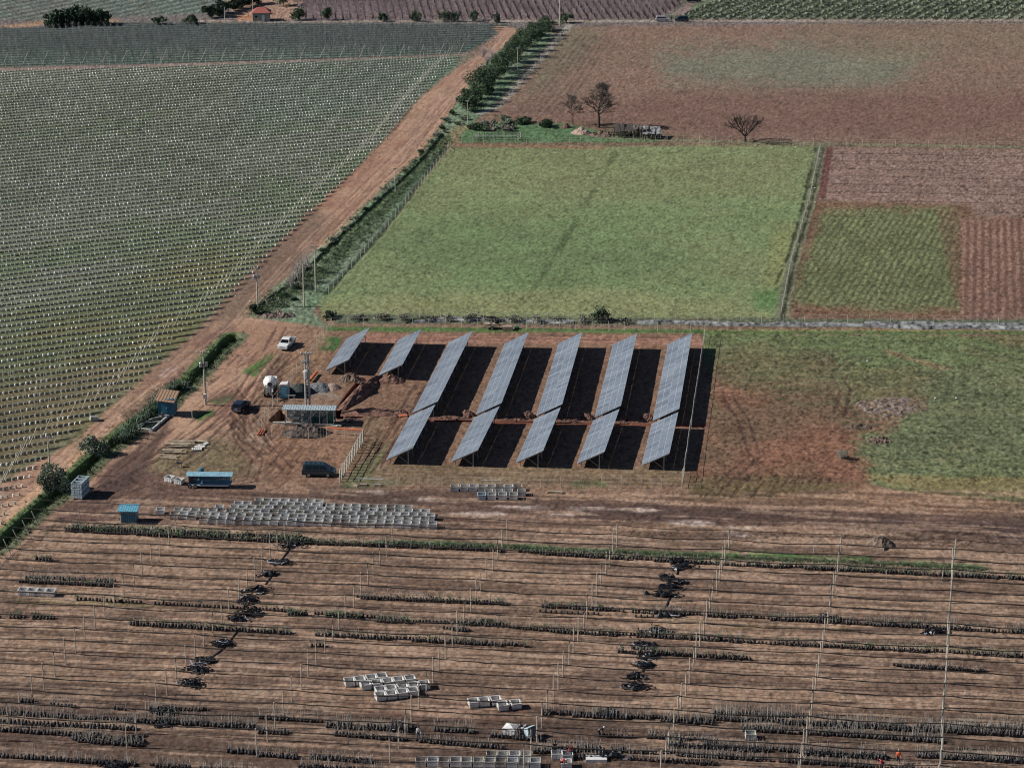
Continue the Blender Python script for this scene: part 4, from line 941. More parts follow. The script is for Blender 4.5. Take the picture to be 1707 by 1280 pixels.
# white bins
rz_w = R(14)
def bin_row(u, v, n, step, rz, kind, label, group, jit=.04):
    p = G(u, v)
    for j in range(n):
        q = p + Vector((math.cos(rz), math.sin(rz), 0)) * (j * step)
        put_bin(q.x + random.uniform(-jit, jit), q.y + random.uniform(-jit, jit), kind, '%s %s' % (nth(j + 1), label), rz + random.uniform(-.03, .03), 0, group)
for (u, v, n) in [(582, 1141, 4), (610, 1147, 5), (634, 1156, 5), (634, 1165, 4)]:
    bin_row(u, v, n, 1.38, R(17), 'white', 'white open bin from the left in the %s row of the near bin cluster' % {1141: 'back', 1147: 'second', 1156: 'third', 1165: 'front'}[v], 'white bins in the near cluster')
bin_row(789, 1176, 3, 1.36, R(14), 'white', 'white bin, back row of the small group right of the near cluster', 'white bins in the small group, back row')
bin_row(838, 1181, 2, 1.6, R(14), 'white', 'white bin, front pair right of the near cluster', 'white bins in the small group, front pair')
bin_row(39, 990, 4, 1.26, R(-6), 'white', 'white bin from the left in the row of four at the left edge', 'row of four white bins at the left edge')
put_bin(*G(283, 802)[:2], 'white', 'left of two white bins beside the blue wagon', R(-25)); put_bin(*G(299, 806)[:2], 'white', 'right of two white bins beside the blue wagon', R(-20))
o = put_bin(*G(851, 1222)[:2], 'white', 'single white bin with a pale cover, standing near the worker with a board', R(-20)); o.scale = (1.25, 1.25, 1.15)
m = MB(); m.add([(-.7, -.7, 0), (.7, -.7, 0), (.7, .7, 0), (-.7, .7, 0), (0, -.1, .35)], [(0, 1, 4), (1, 2, 4), (2, 3, 4), (3, 0, 4), (3, 2, 1, 0)])
p = G(851, 1222); solo('bin_cover', m, 'white', 'pale peaked cover lying on the single white bin', 'cover', (p.x, p.y, .92), R(-20))
put_bin(*G(1251, 1230)[:2], 'grey', 'single pale bin standing among the right nursery rows', 0)
bin_row(702, 1274, 11, 1.30, R(-1.5), 'grey', 'pale slatted bin from the left in the long bottom edge row', 'bins in the long row at the bottom edge')
bin_row(820, 1264, 4, 1.30, R(-1.5), 'grey', 'pale slatted bin from the left in the row behind the bottom edge row', 'bins in the second row near the bottom edge')
put_bin(*G(928, 1262)[:2], 'white', 'white bin beside the stooping workers at the bottom', R(3)); put_bin(*G(944, 1278)[:2], 'white', 'white bin at the bottom edge under the worker in red', R(3)); put_bin(*G(946, 1264)[:2], 'grey', 'grey bin between the two workers at the bottom', R(3))
# loose boards and small pieces
def board(u, v, l_, w_, h_, rz, k, label, cat='board', name='board'):
    m = MB(); m.box((0, 0, h_ / 2), (l_, w_, h_), mi=0)
    m.box((0, w_ * .2, h_ + .012), (l_ * .96, w_ * .3, .02)); return solo(name, m, k, label, cat, G(u, v), rz)
board(994, 1266, 2.4, 1.2, .35, 0, 'white', 'long white board on the ground right of the workers'); board(872, 1212, 1.4, .25, .1, R(60), 'white', 'white plank held up behind the tilted grey bin')
board(925, 822, 2.2, .5, .35, R(-4), 'log_pale', 'pale timber block right of the small bin group'); board(593, 810, .9, .4, .2, R(-40), 'sand', 'small slanted offcut beside the fence corner'); board(606, 809, 1.0, .6, .25, 0, 'sand', 'small pale block in front of the fence'); board(630, 809, 1.1, .5, .2, 0, 'sand', 'second small pale block in front of the fence')
board(617, 799, 4.0, .12, .12, R(-4), 'white', 'long thin white pipe lying inside the front fence', 'pipe', 'pipe'); board(672, 694, 1.3, 1.0, .25, R(8), 'orange_dull', 'terracotta pallet beside the first long solar row', 'pallet', 'pallet'); board(650, 638, 1.3, .35, .2, 0, 'sand', 'pale sack on the soil beside the second solar table', 'sack', 'sack')
board(820, 801, 3.2, .08, .06, R(-2), 'white', 'thin white pipe lying inside the front fence in front of the second row', 'pipe', 'pipe'); board(638, 806, 3.0, .06, .06, R(-1), 'hose_grey', 'thin grey pipe lying near the fence corner', 'pipe', 'pipe')
for (u, v, lb) in [(1594, 664, 'small pale stone on the right green field'), (1559, 664, 'tiny stone beside the heap of wood chips'), (1446, 602, 'small white scrap on the right field, near its upper edge'), (1359, 338, 'white sack in the gully at the corner of the plots'), (1326, 246, 'white sack at the far edge of the pasture'), (1358, 314, 'tiny white scrap on the gullied bank'), (393, 494, 'pale lump of rubble at the orchard corner'), (417, 503, 'pale rubble beside the muddy junction')]:
    m = MB(); m.lathe((0, 0, 0), [(.1, 0), (.34, .06), (.3, .22), (.1, .34)], 6); m.lathe((.35, .1, 0), [(.1, 0), (.22, .05), (.08, .2)], 5); o = solo('rubble', m, 'bin_white', lb, 'rubble', G(u, v)); o.scale = (.6, .6, .6)

# ------------------------------------------------------------------ vehicles
def wheel(t, x, y, r=.34):
    w_ = link(bpy.data.objects.new('wheel', WHM)); w_.parent = t; w_.location = (x, y, r); w_.scale = (r / .34,) * 3
    for k_, nm in ((TYM, 'tyre'), (RIM, 'rim')):
        q = link(bpy.data.objects.new(nm, k_)); q.parent = w_
    return w_
m = MB(); m.lathe((0, -.11, 0), [(.06, 0), (.07, .02), (.06, .22)], 8, axis='Y'); WHM = m.mesh('wheel', ['steel'])
m = MB(); m.lathe((0, -.12, 0), [(.20, 0), (.33, .0), (.34, .05), (.34, .19), (.33, .24), (.20, .24)], 16, axis='Y'); TYM = m.mesh('tyre', ['tyre'])
m = MB(); m.lathe((0, -.125, 0), [(.08, 0), (.21, .0), (.21, .25), (.08, .25)], 12, axis='Y'); RIM = m.mesh('rim', ['steel'])
def tapered(m, prof, hw, ztop, inset, mi=0):
    """profile (x,z) skinned across the width; points above ztop lean inwards"""
    n = len(prof)
    def y_(z): return hw - (inset * max(0, z - ztop[0]) / (ztop[1] - ztop[0]))
    vs = [(x, -y_(z), z) for x, z in prof] + [(x, y_(z), z) for x, z in prof]
    m.add(vs, [(k, (k + 1) % n, n + (k + 1) % n, n + k) for k in range(n)] + [tuple(range(n - 1, -1, -1)), tuple(range(n, 2 * n))], mi)
def vehicle(kind, u, v, rz, paint_, label, cat, name, scale=1.0, z=0):
    t = thing(name, label, cat, G(u, v, z), rz); t.scale = (scale,) * 3
    hw = .9
    if kind == 'suv': body = [(-2.2, .42), (-2.25, .75), (-2.2, 1.0), (1.1, 1.02), (2.1, .88), (2.25, .6), (2.2, .34), (-2.1, .32)]; cab = [(-2.12, .98), (-1.85, 1.55), (-1.5, 1.62), (.1, 1.60), (.45, 1.52), (1.15, .98)]
    elif kind == 'van': body = [(-2.45, .42), (-2.5, .9), (-2.42, 1.15), (1.55, 1.15), (2.35, .98), (2.5, .65), (2.45, .34), (-2.35, .32)]; cab = [(-2.42, 1.12), (-2.28, 1.85), (-2.0, 1.95), (.6, 1.93), (.95, 1.82), (1.75, 1.12)]
    elif kind == 'pickup': body = [(-2.5, .5), (-2.52, 1.0), (-.7, 1.02), (-.7, 1.05), (1.2, 1.06), (2.3, .95), (2.45, .7), (2.4, .4), (-2.4, .38)]; cab = [(-.75, 1.0), (-.6, 1.68), (-.3, 1.74), (.35, 1.72), (.6, 1.62), (1.3, 1.02)]
    m = MB(); tapered(m, body, hw, (.3, 2), .02); bd = part('body', m, paint_, t)
    zt = max(p[1] for p in cab); zb = min(p[1] for p in cab)
    m = MB(); tapered(m, cab, hw - .03, (zb, zt), .20); cb = part('cabin', m, paint_, t)
    def yv(z): return hw - .03 - .20 * (z - zb) / (zt - zb) + .006
    # side windows
    x0 = cab[0][0] + .35; x1 = cab[-1][0] - .30; z0, z1 = zb + .08, zt - .14
    xs = [x0, x0 + (x1 - x0) * .33, x0 + (x1 - x0) * .64, x1] if kind != 'pickup' else [x0 - .1, x0 + (x1 - x0) * .45, x1]
    for s_ in (-1, 1):
        for a_, b_ in zip(xs[:-1], xs[1:]):
            last = b_ == xs[-1]; first = a_ == xs[0]
            m = MB(); ax = a_ + .05; bx = b_ - .04
            m.add([(ax, s_ * yv(z0), z0), (bx, s_ * yv(z0), z0), (bx - (.48 if last else 0), s_ * yv(z1), z1), (ax + (.12 if first else 0), s_ * yv(z1), z1)], [(0, 1, 2, 3) if s_ < 0 else (3, 2, 1, 0)])
            part('side_window', m, 'glass', cb)
        m = MB(); m.box((xs[-1] + .05, s_ * (hw + .1), z0 + .08), (.12, .2, .16)); part('mirror', m, paint_, t)
    def slab(pa, pb, off, nm, w0, w1, f0=.12, f1=.88):
        (xa, za), (xb, zb_) = pa, pb; m = MB(); nx, nz_ = zb_ - za, -(xb - xa); L = math.hypot(nx, nz_); nx, nz_ = nx / L * off, nz_ / L * off
        qa = (xa + (xb - xa) * f0 + nx, za + (zb_ - za) * f0 + nz_); qb = (xa + (xb - xa) * f1 + nx, za + (zb_ - za) * f1 + nz_)
        m.add([(qa[0], -w0, qa[1]), (qa[0], w0, qa[1]), (qb[0], w1, qb[1]), (qb[0], -w1, qb[1])], [(0, 1, 2, 3)]); part(nm, m, 'glass', cb)
    slab(cab[-1], cab[-2], .012 if True else 0, 'windscreen', hw - .12, hw - .26); slab(cab[0], cab[1], -.012, 'rear_window', hw - .12, hw - .24)
    ln = body[-2][0]; 
    for s_ in (-1, 1):
        m = MB(); m.box((2.22 if kind == 'suv' else (2.43 if kind == 'van' else 2.38), s_ * .62, .74), (.10, .36, .16)); part('headlight', m, 'lamp_glass', t)
        m = MB(); m.box((body[1][0] + .01, s_ * .76, .86), (.08, .14, .30)); part('tail_light', m, 'tail_red', t)
    m = MB(); m.box((ln + .04, 0, .45), (.10, 1.7, .2)); part('front_bumper', m, 'steel_dark' if kind != 'pickup' else paint_, t)
    m = MB(); m.box((ln + .055, 0, .68), (.06, .8, .12)); part('grille', m, 'glass', t)
    m = MB(); m.box((body[0][0] - .05, 0, .48), (.12, 1.7, .2)); part('rear_bumper', m, 'steel_dark', t)
    m = MB(); m.box((body[0][0] - .03, 0, .74), (.03, .5, .12)); part('number_plate', m, 'white', t)
    for x in (-1.45 if kind != 'pickup' else -1.5, 1.45):
        for s_ in (-1, 1):
            wheel(t, x, s_ * (hw - .06), .36)
    if kind == 'pickup':
        m = MB()
        m.add([(-2.4, -.78, 1.05), (-.85, -.78, 1.05), (-.85, .78, 1.05), (-2.4, .78, 1.05)], [(0, 1, 2, 3)]); part('load_bed', m, 'steel_dark', t)
        for s_ in (-1, 1):
            m = MB(); m.box((-1.6, s_ * .86, 1.10), (1.75, .07, .14)); part('bed_side', m, paint_, t)
        m = MB(); m.box((-2.46, 0, 1.08), (.08, 1.7, .18)); part('tailgate', m, paint_, t)
    if kind == 'van':
        m = MB()
        for y in (-.62, .62): m.box((-1.0, y, 2.06), (2.4, .05, .05))
        for x in (-2.1, -1.4, -.7, 0.1): m.box((x, 0, 2.08), (.06, 1.3, .05)); m.box((x, -.62, 2.0), (.05, .05, .12)); m.box((x, .62, 2.0), (.05, .05, .12))
        part('roof_rack', m, 'steel_dark', t)
        for s_ in (-1, 1):
            m = MB(); m.box((-.2, s_ * (hw + .008), .72), (4.0, .03, .10)); part('side_trim', m, 'steel_dark', t)
    return t
vehicle('pickup', 478, 578, R(-104), 'car_white', 'white double cab pickup facing the camera near the junction', 'pickup truck', 'pickup_truck', 1.0)
vehicle('suv', 402, 682, R(74), 'car_navy', 'dark navy hatchback seen from behind between the pole and the yard', 'car', 'parked_car', .95)
vehicle('van', 532, 792, R(-3), 'car_teal', 'dark teal minivan with roof rack parked beside the pale close post fence', 'van', 'parked_van', 1.0)
vehicle('van', 1104, 36, R(0), 'car_white', 'small white van on the far lane behind the ploughed field', 'van', 'parked_van', .85)
vehicle('van', 1136, 36, R(180), 'car_teal', 'dark green van on the far lane facing the white van', 'van', 'parked_van', .85)
vehicle('pickup', 1156, 4, R(10), 'car_navy', 'dark blue truck on the far farm track at the top edge', 'pickup truck', 'pickup_truck', .95)

# ------------------------------------------------------------------ soil heaps, gravel
def heap_mesh(rx, ry, hh, seed, n=22, flat=.0, rough=.35):
    rnd = random.Random(seed); m = MB(); vs = []; fs = []
    nn = n
    for j in range(nn + 1):
        for i in range(nn + 1):
            x, y = (i / nn * 2 - 1), (j / nn * 2 - 1); r = math.hypot(x, y)
            edge = 1 + .25 * (float(vn(np.array([math.atan2(y, x) * 2 + 9]), np.array([seed * 1.0]), 3)[0]) - .5)
            f_ = max(0, 1 - (r / edge) ** 1.6); ns = float(fbm(np.array([x * rx * 1.3 + seed * 7]), np.array([y * ry * 1.3]), seed, 3)[0]) - .5
            z = hh * f_ * (1 + rough * 2.4 * ns) + (rnd.uniform(-.06, .06) * rough * 3 if f_ > 0 else 0) - .06
            vs.append((x * rx, y * ry, z))
    for j in range(nn):
        for i in range(nn):
            a = j * (nn + 1) + i; fs.append((a, a + 1, a + nn + 2, a + nn + 1))
    m.add(vs, fs); return m
def heap(u, v, rx, ry, hh, rz, k, label, seed, name='soil_heap', cat='heap', rough=.35, group=None):
    return solo(name, heap_mesh(rx, ry, hh, seed, 20, rough=rough), k, label, cat, G(u, v), rz, group)
heap(604, 654, 1.5, 9.5, 1.5, R(-16), 'soil_red', 'long ridge of red spoil beside the diagonal trench', 1)
heap(622, 688, 5.2, 1.7, .9, R(-2), 'soil_red', 'low ridge of red spoil running right from the trench foot', 2)
heap(584, 633, 2.2, 1.6, .9, 0, 'soil_brown', 'brown heap of clods below the first solar table', 3, rough=.6)
heap(653, 636, 2.6, 1.7, 1.1, 0, 'soil_red', 'red clod heap at the foot of the second solar table', 4)
heap(666, 689, 1.5, 1.6, .6, 0, 'soil_red', 'small spoil heap beside the first long solar row', 5)
heap(585, 624, 1.3, 1.0, .7, 0, 'soil_red', 'small pinkish heap between the first two solar tables', 6)
for i, (u0, u1, v0) in enumerate([(720, 788, 695), (826, 888, 697), (922, 988, 699), (1020, 1086, 701)]):
    heap((u0 + u1) / 2, v0 + 1, (u1 - u0) / 2 / 10.4, 1.1, .42, R(-1), 'soil_red', 'low red spoil bank between the %s long solar rows' % ['first and second', 'second and third', 'third and fourth', 'fourth and last'][i], 10 + i, rough=.6)
    heap(u1 - 8, v0 - 3, 1.25, 1.5, .95, 0, 'soil_red', 'rounded red heap between the %s long solar rows' % ['first and second', 'second and third', 'third and fourth', 'fourth and last'][i], 20 + i, rough=.4)
heap(513, 722, 4.0, 2.4, 1.35, 0, 'soil_dark', 'wide dark soil heap in front of the roofed building frame', 30, rough=.55)
heap(586, 702, 2.2, 1.0, .7, R(-8), 'soil_dark', 'dark soil bank at the right corner of the building frame', 31)
heap(500, 654, 2.6, 2.4, 1.7, 0, 'gravel_shaded', 'gravel heap in a painted shade tone behind the portable toilet', 32, 'gravel_heap', rough=.15)
heap(532, 648, 2.5, 2.4, 1.1, 0, 'gravel', 'grey gravel heap right of the mast', 33, 'gravel_heap', rough=.2)
heap(553, 647, 1.6, 1.6, .9, 0, 'sand', 'small pinkish sand heap at the right end of the gravel', 34, 'sand_heap', rough=.15)
heap(1467, 907, 2.0, 2.6, 1.2, 0, 'soil_brown', 'conical dirt mound beside the wet track on the right', 35, rough=.25)
heap(1484, 678, 6.0, 5.0, .22, 0, 'chip', 'flat spread of wood chips on the right green field', 36, 'chip_heap', rough=.9)
heap(968, 222, 2.6, 2.6, 1.4, 0, 'sand', 'pale straw heap beside the big bare tree', 37, 'straw_heap', rough=.3)
heap(944, 213, 1.3, 1.3, 1.2, 0, 'soil_red', 'small red brick coloured heap beside the evergreen bushes', 38, rough=.3)
heap(1005, 226, 4.0, 2.4, 1.0, 0, 'soil_brown', 'low heap of brushy debris left of the ruined sheds', 39, rough=.6)
heap(462, 527, 3.2, 1.8, .9, 0, 'chip', 'heap of pale rubble and bricks at the pasture corner', 40, 'rubble_heap', rough=.8)
heap(1432, 712, 3.0, 1.2, .4, 0, 'soil_brown', 'dark churned clods beside the green patch on the right', 41, rough=.9)
heap(1465, 735, 2.2, 2.0, .4, 0, 'soil_brown', 'low clods right of the dry tuft', 42, rough=.9)

# ------------------------------------------------------------------ blue shed, basin, kiosk, wagon
p = G(280, 690); t = thing('pump_shed', 'blue metal shed with tan pitched roof beside the ditch and basin', 'shed', p, R(-6))
m = MB(); m.box((0, 0, 1.65), (2.5, 2.6, 2.6)); part('wall', m, 'blue_paint', t)
for s_ in np.linspace(-1.15, 1.15, 9):
    pass
m = MB()
for s_ in np.linspace(-1.2, 1.2, 10): m.box((s_, -1.315, 1.65), (.05, .03, 2.5)); m.box((1.265, s_ , 1.65), (.03, .05, 2.5))
part('wall_ribs', m, 'blue_paint', t)
m = MB(); m.box((-.1, 0, .18), (2.5, 2.5, .36)); part('plinth', m, 'concrete', t)
m = MB(); m.box((0, -.1, 3.12), (3.3, 3.7, .09), ry=R(5), rx=R(12)); rf = part('roof', m, 'tan_roof', t)
m = MB()
for s_ in np.linspace(-1.5, 1.5, 7): m.box((s_, -.1, 3.19 - s_ * math.tan(R(5))), (.05, 3.6, .04), rx=R(12), ry=R(5))
part('roof_ribs', m, 'tan_roof', rf)
m = MB(); m.box((-.2, -1.33, 1.5), (.9, .04, 2.0)); dr_ = part('door', m, 'blue_paint', t); m = MB(); m.box((.15, -1.37, 1.5), (.08, .06, .16)); part('handle', m, 'white', dr_)
m = MB()
a = G(224, 716); bx_ = [G(224, 716), G(253, 719), G(281, 695), G(256, 700)]
t = thing('water_basin', 'sunken concrete water basin with pale rim in front of the blue shed', 'basin', a)
m = MB()
for q0, q1 in ((0, 1), (1, 2), (2, 3), (3, 0)):
    A_, B_ = bx_[q0] - a, bx_[q1] - a; d = B_ - A_; m.box(((A_ + B_) / 2 + Vector((0, 0, .15))), (d.length + .3, .3, .5), rz=math.atan2(d.y, d.x))
part('rim', m, 'concrete', t)
m = MB(); q = [b - a for b in bx_]; m.add([(v_.x, v_.y, .12) for v_ in q], [(0, 1, 2, 3)]); part('water', m, 'water', t)
m = MB(); md = (bx_[1] + bx_[2]) / 2 - a; m2_ = (bx_[0] + bx_[3]) / 2 - a; d = md - m2_; m.box((md + m2_) / 2 + Vector((0, 0, .42)), (d.length, .25, .12), rz=math.atan2(d.y, d.x)); part('walkway', m, 'post_grey', t)
m = MB(); c_ = bx_[2] - a; m.tube((c_.x - .9, c_.y - .6, .3), (c_.x - .9, c_.y - .6, 1.0), .22, n=8); m.tube((c_.x - .9, c_.y - .6, .8), (c_.x - 2.2, c_.y - 1.3, .8), .08, n=6); part('pump', m, 'steel_dark', t)
m = MB(); m.box((0, 0, .35), (2.6, .3, .8)); m.box((0, -.2, .7), (2.8, .6, .1)); solo('sluice_wall', m, 'concrete', 'small concrete sluice across the ditch behind the blue shed', 'sluice', G(310, 652, -.6), R(4))

p = G(216, 868); t = thing('kiosk', 'small bright blue kiosk with overhanging pale blue roof beside the harvest bins', 'kiosk', p, R(-3))
m = MB(); m.box((.05, 0, .95), (2.2, 1.7, 1.9)); part('wall', m, 'blue_paint', t)
m = MB(); m.box((0, -.1, 2.02), (2.9, 2.1, .10), rx=R(10)); rf = part('roof', m, 'blue_roof', t)
m = MB()
for s_ in np.linspace(-1.35, 1.35, 9): m.box((s_, -.1, 2.08), (.04, 2.08, .04), rx=R(10))
part('roof_ribs', m, 'blue_roof', rf)
m = MB()
for s_ in np.linspace(-.95, 1.05, 7): m.box((s_, -.865, .95), (.04, .03, 1.8))
part('wall_ribs', m, 'blue_roof', t)
m = MB(); m.box((-.7, -.87, .95), (.55, .05, 1.5)); part('door', m, 'blue_paint', t)
m = MB(); m.lathe((0, 0, 0), [(.15, 0), (.22, .05), (.22, .6), (.1, .75)], 10); solo('jerry_can', m, 'white', 'white drum standing at the left of the bright blue kiosk', 'drum', G(204, 868))

p = G(351, 811); t = thing('field_wagon', 'long blue field wagon with curved pale blue roof and open sides', 'wagon', p, R(-2))
prof = [(-.95, 2.02)] + [(.95 * math.sin(a_), 1.95 + .32 * math.cos(a_)) for a_ in np.linspace(-1.35, 1.35, 9)] + [(.95, 2.02)]
m = MB(); vs = []; n_ = 11
arc = [(-.95 + 1.9 * k / 10, 2.0 + .30 * math.sin(math.pi * k / 10)) for k in range(11)]
vs = [(-3.45, y, z) for y, z in arc] + [(3.45, y, z) for y, z in arc] + [(-3.45, y, z - .05) for y, z in arc] + [(3.45, y, z - .05) for y, z in arc]
m.add(vs, [(k, k + 1, 12 + k, 11 + k) for k in range(10)] + [(22 + k, 33 + k, 34 + k, 23 + k) for k in range(10)] + [(k, 22 + k, 23 + k, k + 1) for k in range(10)] + [(11 + k, 12 + k, 34 + k, 33 + k) for k in range(10)]); part('roof', m, 'blue_pale', t)
for x in (-2.9, -1.6, 0, 1.4, 3.0):
    for y in (-.8, .8):
        m = MB(); m.box((x, y, 1.35), (.08, .08, 1.35)); part('upright', m, 'blue_paint', t)
m = MB(); m.box((0, 0, .62), (6.3, 1.7, .14)); part('deck', m, 'blue_pale', t)
m = MB(); m.box((0, -.88, .50), (5.6, .06, .16)); part('side_rail', m, 'white', t)
m = MB(); m.box((0, .2, 1.0), (5.8, .5, .10)); m.box((0, .8, 1.15), (5.8, .06, .4)); part('bench', m, 'blue_pale', t)
m = MB(); m.box((-2.75, -.8, 1.25), (.7, .05, 1.2)); m.box((-3.1, 0, 1.25), (.05, 1.5, 1.2)); part('end_panel', m, 'car_navy', t)
for x in (-.9, .4, 1.9):
    m = MB(); m.box((x, -.5, 1.75), (.35, .25, .25)); part('hanging_box', m, 'steel_dark', t)
for x in (-2.9, -2.1):
    for y in (-.85, .85): wheel(t, x, y, .33)
m = MB(); m.box((3.1, -.8, .3), (.1, .1, .6)); part('prop', m, 'steel_dark', t)
m = MB(); m.lathe((0, 0, 0), [(.2, 0), (.42, .05), (.42, .8), (.3, .9), (.1, .95)], 12); o = solo('water_drum', m, 'blue_paint', 'blue drum standing behind the blue wagon roof', 'drum', G(336, 800)); o.location.z = 1.0
m = MB(); m.box((0, 0, .5), (1.3, 1.0, 1.0)); m.box((0, 0, 1.02), (1.4, 1.1, .05)); solo('drum_stand', m, 'old_wood', 'wooden stand under the blue drum behind the wagon', 'stand', G(336, 800))

# ------------------------------------------------------------------ building frame, toilet, mixer
p = G(517, 706); t = thing('building_frame', 'unfinished block building under a long sheet metal roof', 'building', p, R(-2.5))
m = MB(); m.box((0, -.2, 2.75), (8.6, 2.1, .10), rx=R(3)); rf = part('roof', m, 'tin', t)
m = MB()
for s_ in np.linspace(-4.2, 4.2, 22): m.box((s_, -.2, 2.82), (.04, 2.05, .03), rx=R(3))
part('roof_ribs', m, 'tin', rf)
for x in (-3.8, -2.6, -1.2, .3, 1.7, 2.9, 3.95):
    for y in (-1.2, 1.0):
        m = MB(); m.box((x, y, 1.25), (.12, .12, 2.5)); part('column', m, 'post_grey', t)
m = MB(); m.box((0, 1.1, 1.2), (7.8, .15, 1.7)); m.box((0, -1.2, .3), (7.9, .2, .35)); part('wall', m, 'guard_grey', t)
m = MB()
for k in range(14): m.box((-3.6 + k * .56, 1.0, .5 + (k % 3) * .5), (.5, .3, .22), mi=0)
part('block_courses', m, 'concrete', t)
m = MB(); m.tube((-.6, -.9, .4), (1.0, -.9, 2.3), .07, n=5); part('prop', m, 'post_pale', t)
for x, z, w_, k in ((-2.2, .8, 1.2, 'steel_dark'), (1.0, .7, 1.8, 'plastic_green'), (-.6, .6, 1.6, 'concrete'), (2.7, .9, 1.3, 'guard_grey')):
    m = MB(); m.box((x, .1, z / 2), (w_, 1.2, z)); m.box((x, .1, z + .04), (w_ * .8, 1.0, .08)); part('material_stack', m, k, t)
m = MB(); m.lathe((2.15, -.6, 1.9), [(.05, 0), (.42, .03), (.42, .1), (.05, .13)], 14, axis='Y'); part('round_sign', m, 'guard_grey', t)
m = MB(); m.box((3.4, -.6, 1.1), (1.0, .05, 1.4)); part('wire_panel', m, 'plastic_green', t)
for (u, v, l_, rz, lb) in [(470, 707, 3.0, 5, 'pale plank pile at the left foot of the building frame'), (510, 705, 4.5, -2, 'long pale plank in front of the building frame'), (547, 711, 4.2, -7, 'white planks at the right foot of the building frame'), (500, 709, 2.5, 8, 'short cross planks in front of the building frame')]:
    m = MB()
    for q in range(4): m.box((random.uniform(-.3, .3), q * .22, .08 + random.uniform(0, .2)), (l_ * random.uniform(.7, 1), .16, .08), rz=random.uniform(-.08, .08))
    solo('plank_pile', m, 'bin_grey', lb, 'planks', G(u, v), R(rz))

p = G(475, 662); t = thing('portable_toilet', 'pale blue portable toilet with white roof beside the concrete mixer', 'portable toilet', p, R(-4))
m = MB(); m.box((0, 0, 1.15), (1.45, 1.35, 2.2)); part('wall', m, 'guard_grey', t)
m = MB(); m.box((0, -.69, 1.1), (1.15, .04, 1.9)); d_ = part('door', m, 'toilet_blue', t)
m = MB(); m.box((0, -.72, 1.1), (.9, .03, 1.6)); part('door_panel', m, 'blue_roof', d_); m = MB(); m.box((.45, -.74, 1.1), (.06, .05, .16)); part('handle', m, 'steel_dark', d_)
m = MB(); m.prism([(-.78, 2.25), (.78, 2.25), (.55, 2.50), (-.55, 2.50)], -.72, .72); part('roof', m, 'white', t)
m = MB(); m.tube((.5, .5, 2.2), (.5, .5, 2.8), .06, n=6); part('vent_pipe', m, 'white', t)
for s_ in (-.69, .69):
    m = MB(); m.box((s_, -.70, 1.15), (.1, .06, 2.2)); part('door_post', m, 'blue_roof', t)

p = G(451, 659); t = thing('concrete_mixer', 'white drum concrete mixer truck seen end on with its discharge chute', 'mixer truck', p, R(4))
m = MB(); m.box((0, 1.2, .75), (1.8, 4.6, .25)); part('chassis', m, 'steel_dark', t)
m = MB()
vs = []; fs = []; prf = [(.45, -1.3), (.75, -1.0), (1.12, .0), (1.18, .8), (.95, 1.8), (.4, 2.6)]
for r_, y in prf:
    for k in range(14):
        a_ = 2 * math.pi * k / 14; vs.append((r_ * math.cos(a_), y, 2.15 - .14 * y + r_ * math.sin(a_)))
n_ = 14
for i in range(len(prf) - 1):
    for k in range(n_): fs.append((i * n_ + k, i * n_ + (k + 1) % n_, (i + 1) * n_ + (k + 1) % n_, (i + 1) * n_ + k))
fs += [tuple(range(n_)), tuple(range((len(prf) - 1) * n_, len(prf) * n_))[::-1]]
m.add(vs, fs); dm_ = part('drum', m, 'bin_white', t)
m = MB(); m.lathe((0, -1.38, 2.33), [(.40, 0), (.40, .05)], 12, axis='Y'); part('drum_mouth', m, 'steel_dark', dm_)
m = MB(); m.box((-.8, -1.1, 1.4), (.1, .1, 1.5)); m.box((.8, -1.1, 1.4), (.1, .1, 1.5)); m.box((0, -1.1, 2.0), (1.7, .1, .1)); part('drum_frame', m, 'steel_dark', t)
m = MB(); m.box((.25, -1.9, 1.35), (.5, 1.5, .08), rx=R(35)); m.box((0, -1.9, 1.42), (.05, 1.5, .2), rx=R(35)); m.box((.5, -1.9, 1.42), (.05, 1.5, .2), rx=R(35)); part('chute', m, 'guard_grey', t)
m = MB()
for k in range(6): m.box((-.65, -1.25, .6 + k * .26), (.45, .05, .05))
part('ladder', m, 'bin_white', t)
m = MB(); m.box((0, 3.7, 1.15), (2.0, 1.4, 1.5)); cb = part('cab', m, 'bin_white', t); m = MB(); m.box((0, 4.42, 1.5), (1.7, .03, .6)); part('windscreen', m, 'glass', cb)
for y in (-.5, .5, 3.6):
    for s_ in (-1, 1):
        w_ = wheel(t, s_ * .9, y, .48); w_.rotation_euler = (0, 0, R(90))
p = G(486, 668); t = thing('trestle', 'small white trestle with planks in front of the portable toilet', 'trestle', p)
for s_ in (-.5, .5):
    m = MB(); m.tube((s_, -.3, 0), (s_ * .8, 0, .9), .05, n=4); m.tube((s_, .3, 0), (s_ * .8, 0, .9), .05, n=4); part('leg', m, 'post_pale', t)
m = MB(); m.box((0, 0, .92), (1.3, .12, .08)); part('top_bar', m, 'white', t)
# bright pipes
def pipe(pts, r, k, label, z=0.0):
    a = G(*pts[0]); m = MB(); m.path([G(*q) - a + Vector((0, 0, r + z)) for q in pts], r, 8); return solo('pipe', m, k, label, 'pipe', a)
pipe([(546, 723), (575, 725), (604, 727)], .13, 'orange', 'long bright orange pipe beside the dark soil heap', .9)
pipe([(517, 638), (528, 624)], .22, 'orange', 'short thick orange pipe right of the mast', .2)
for i, (x, lb) in enumerate([(429, 'left one of three short orange pipes in the mud'), (433, 'middle one of three short orange pipes in the mud'), (437, 'right one of three short orange pipes in the mud')]): pipe([(x, 726), (x + 6, 716)], .10, 'orange_dull', lb)

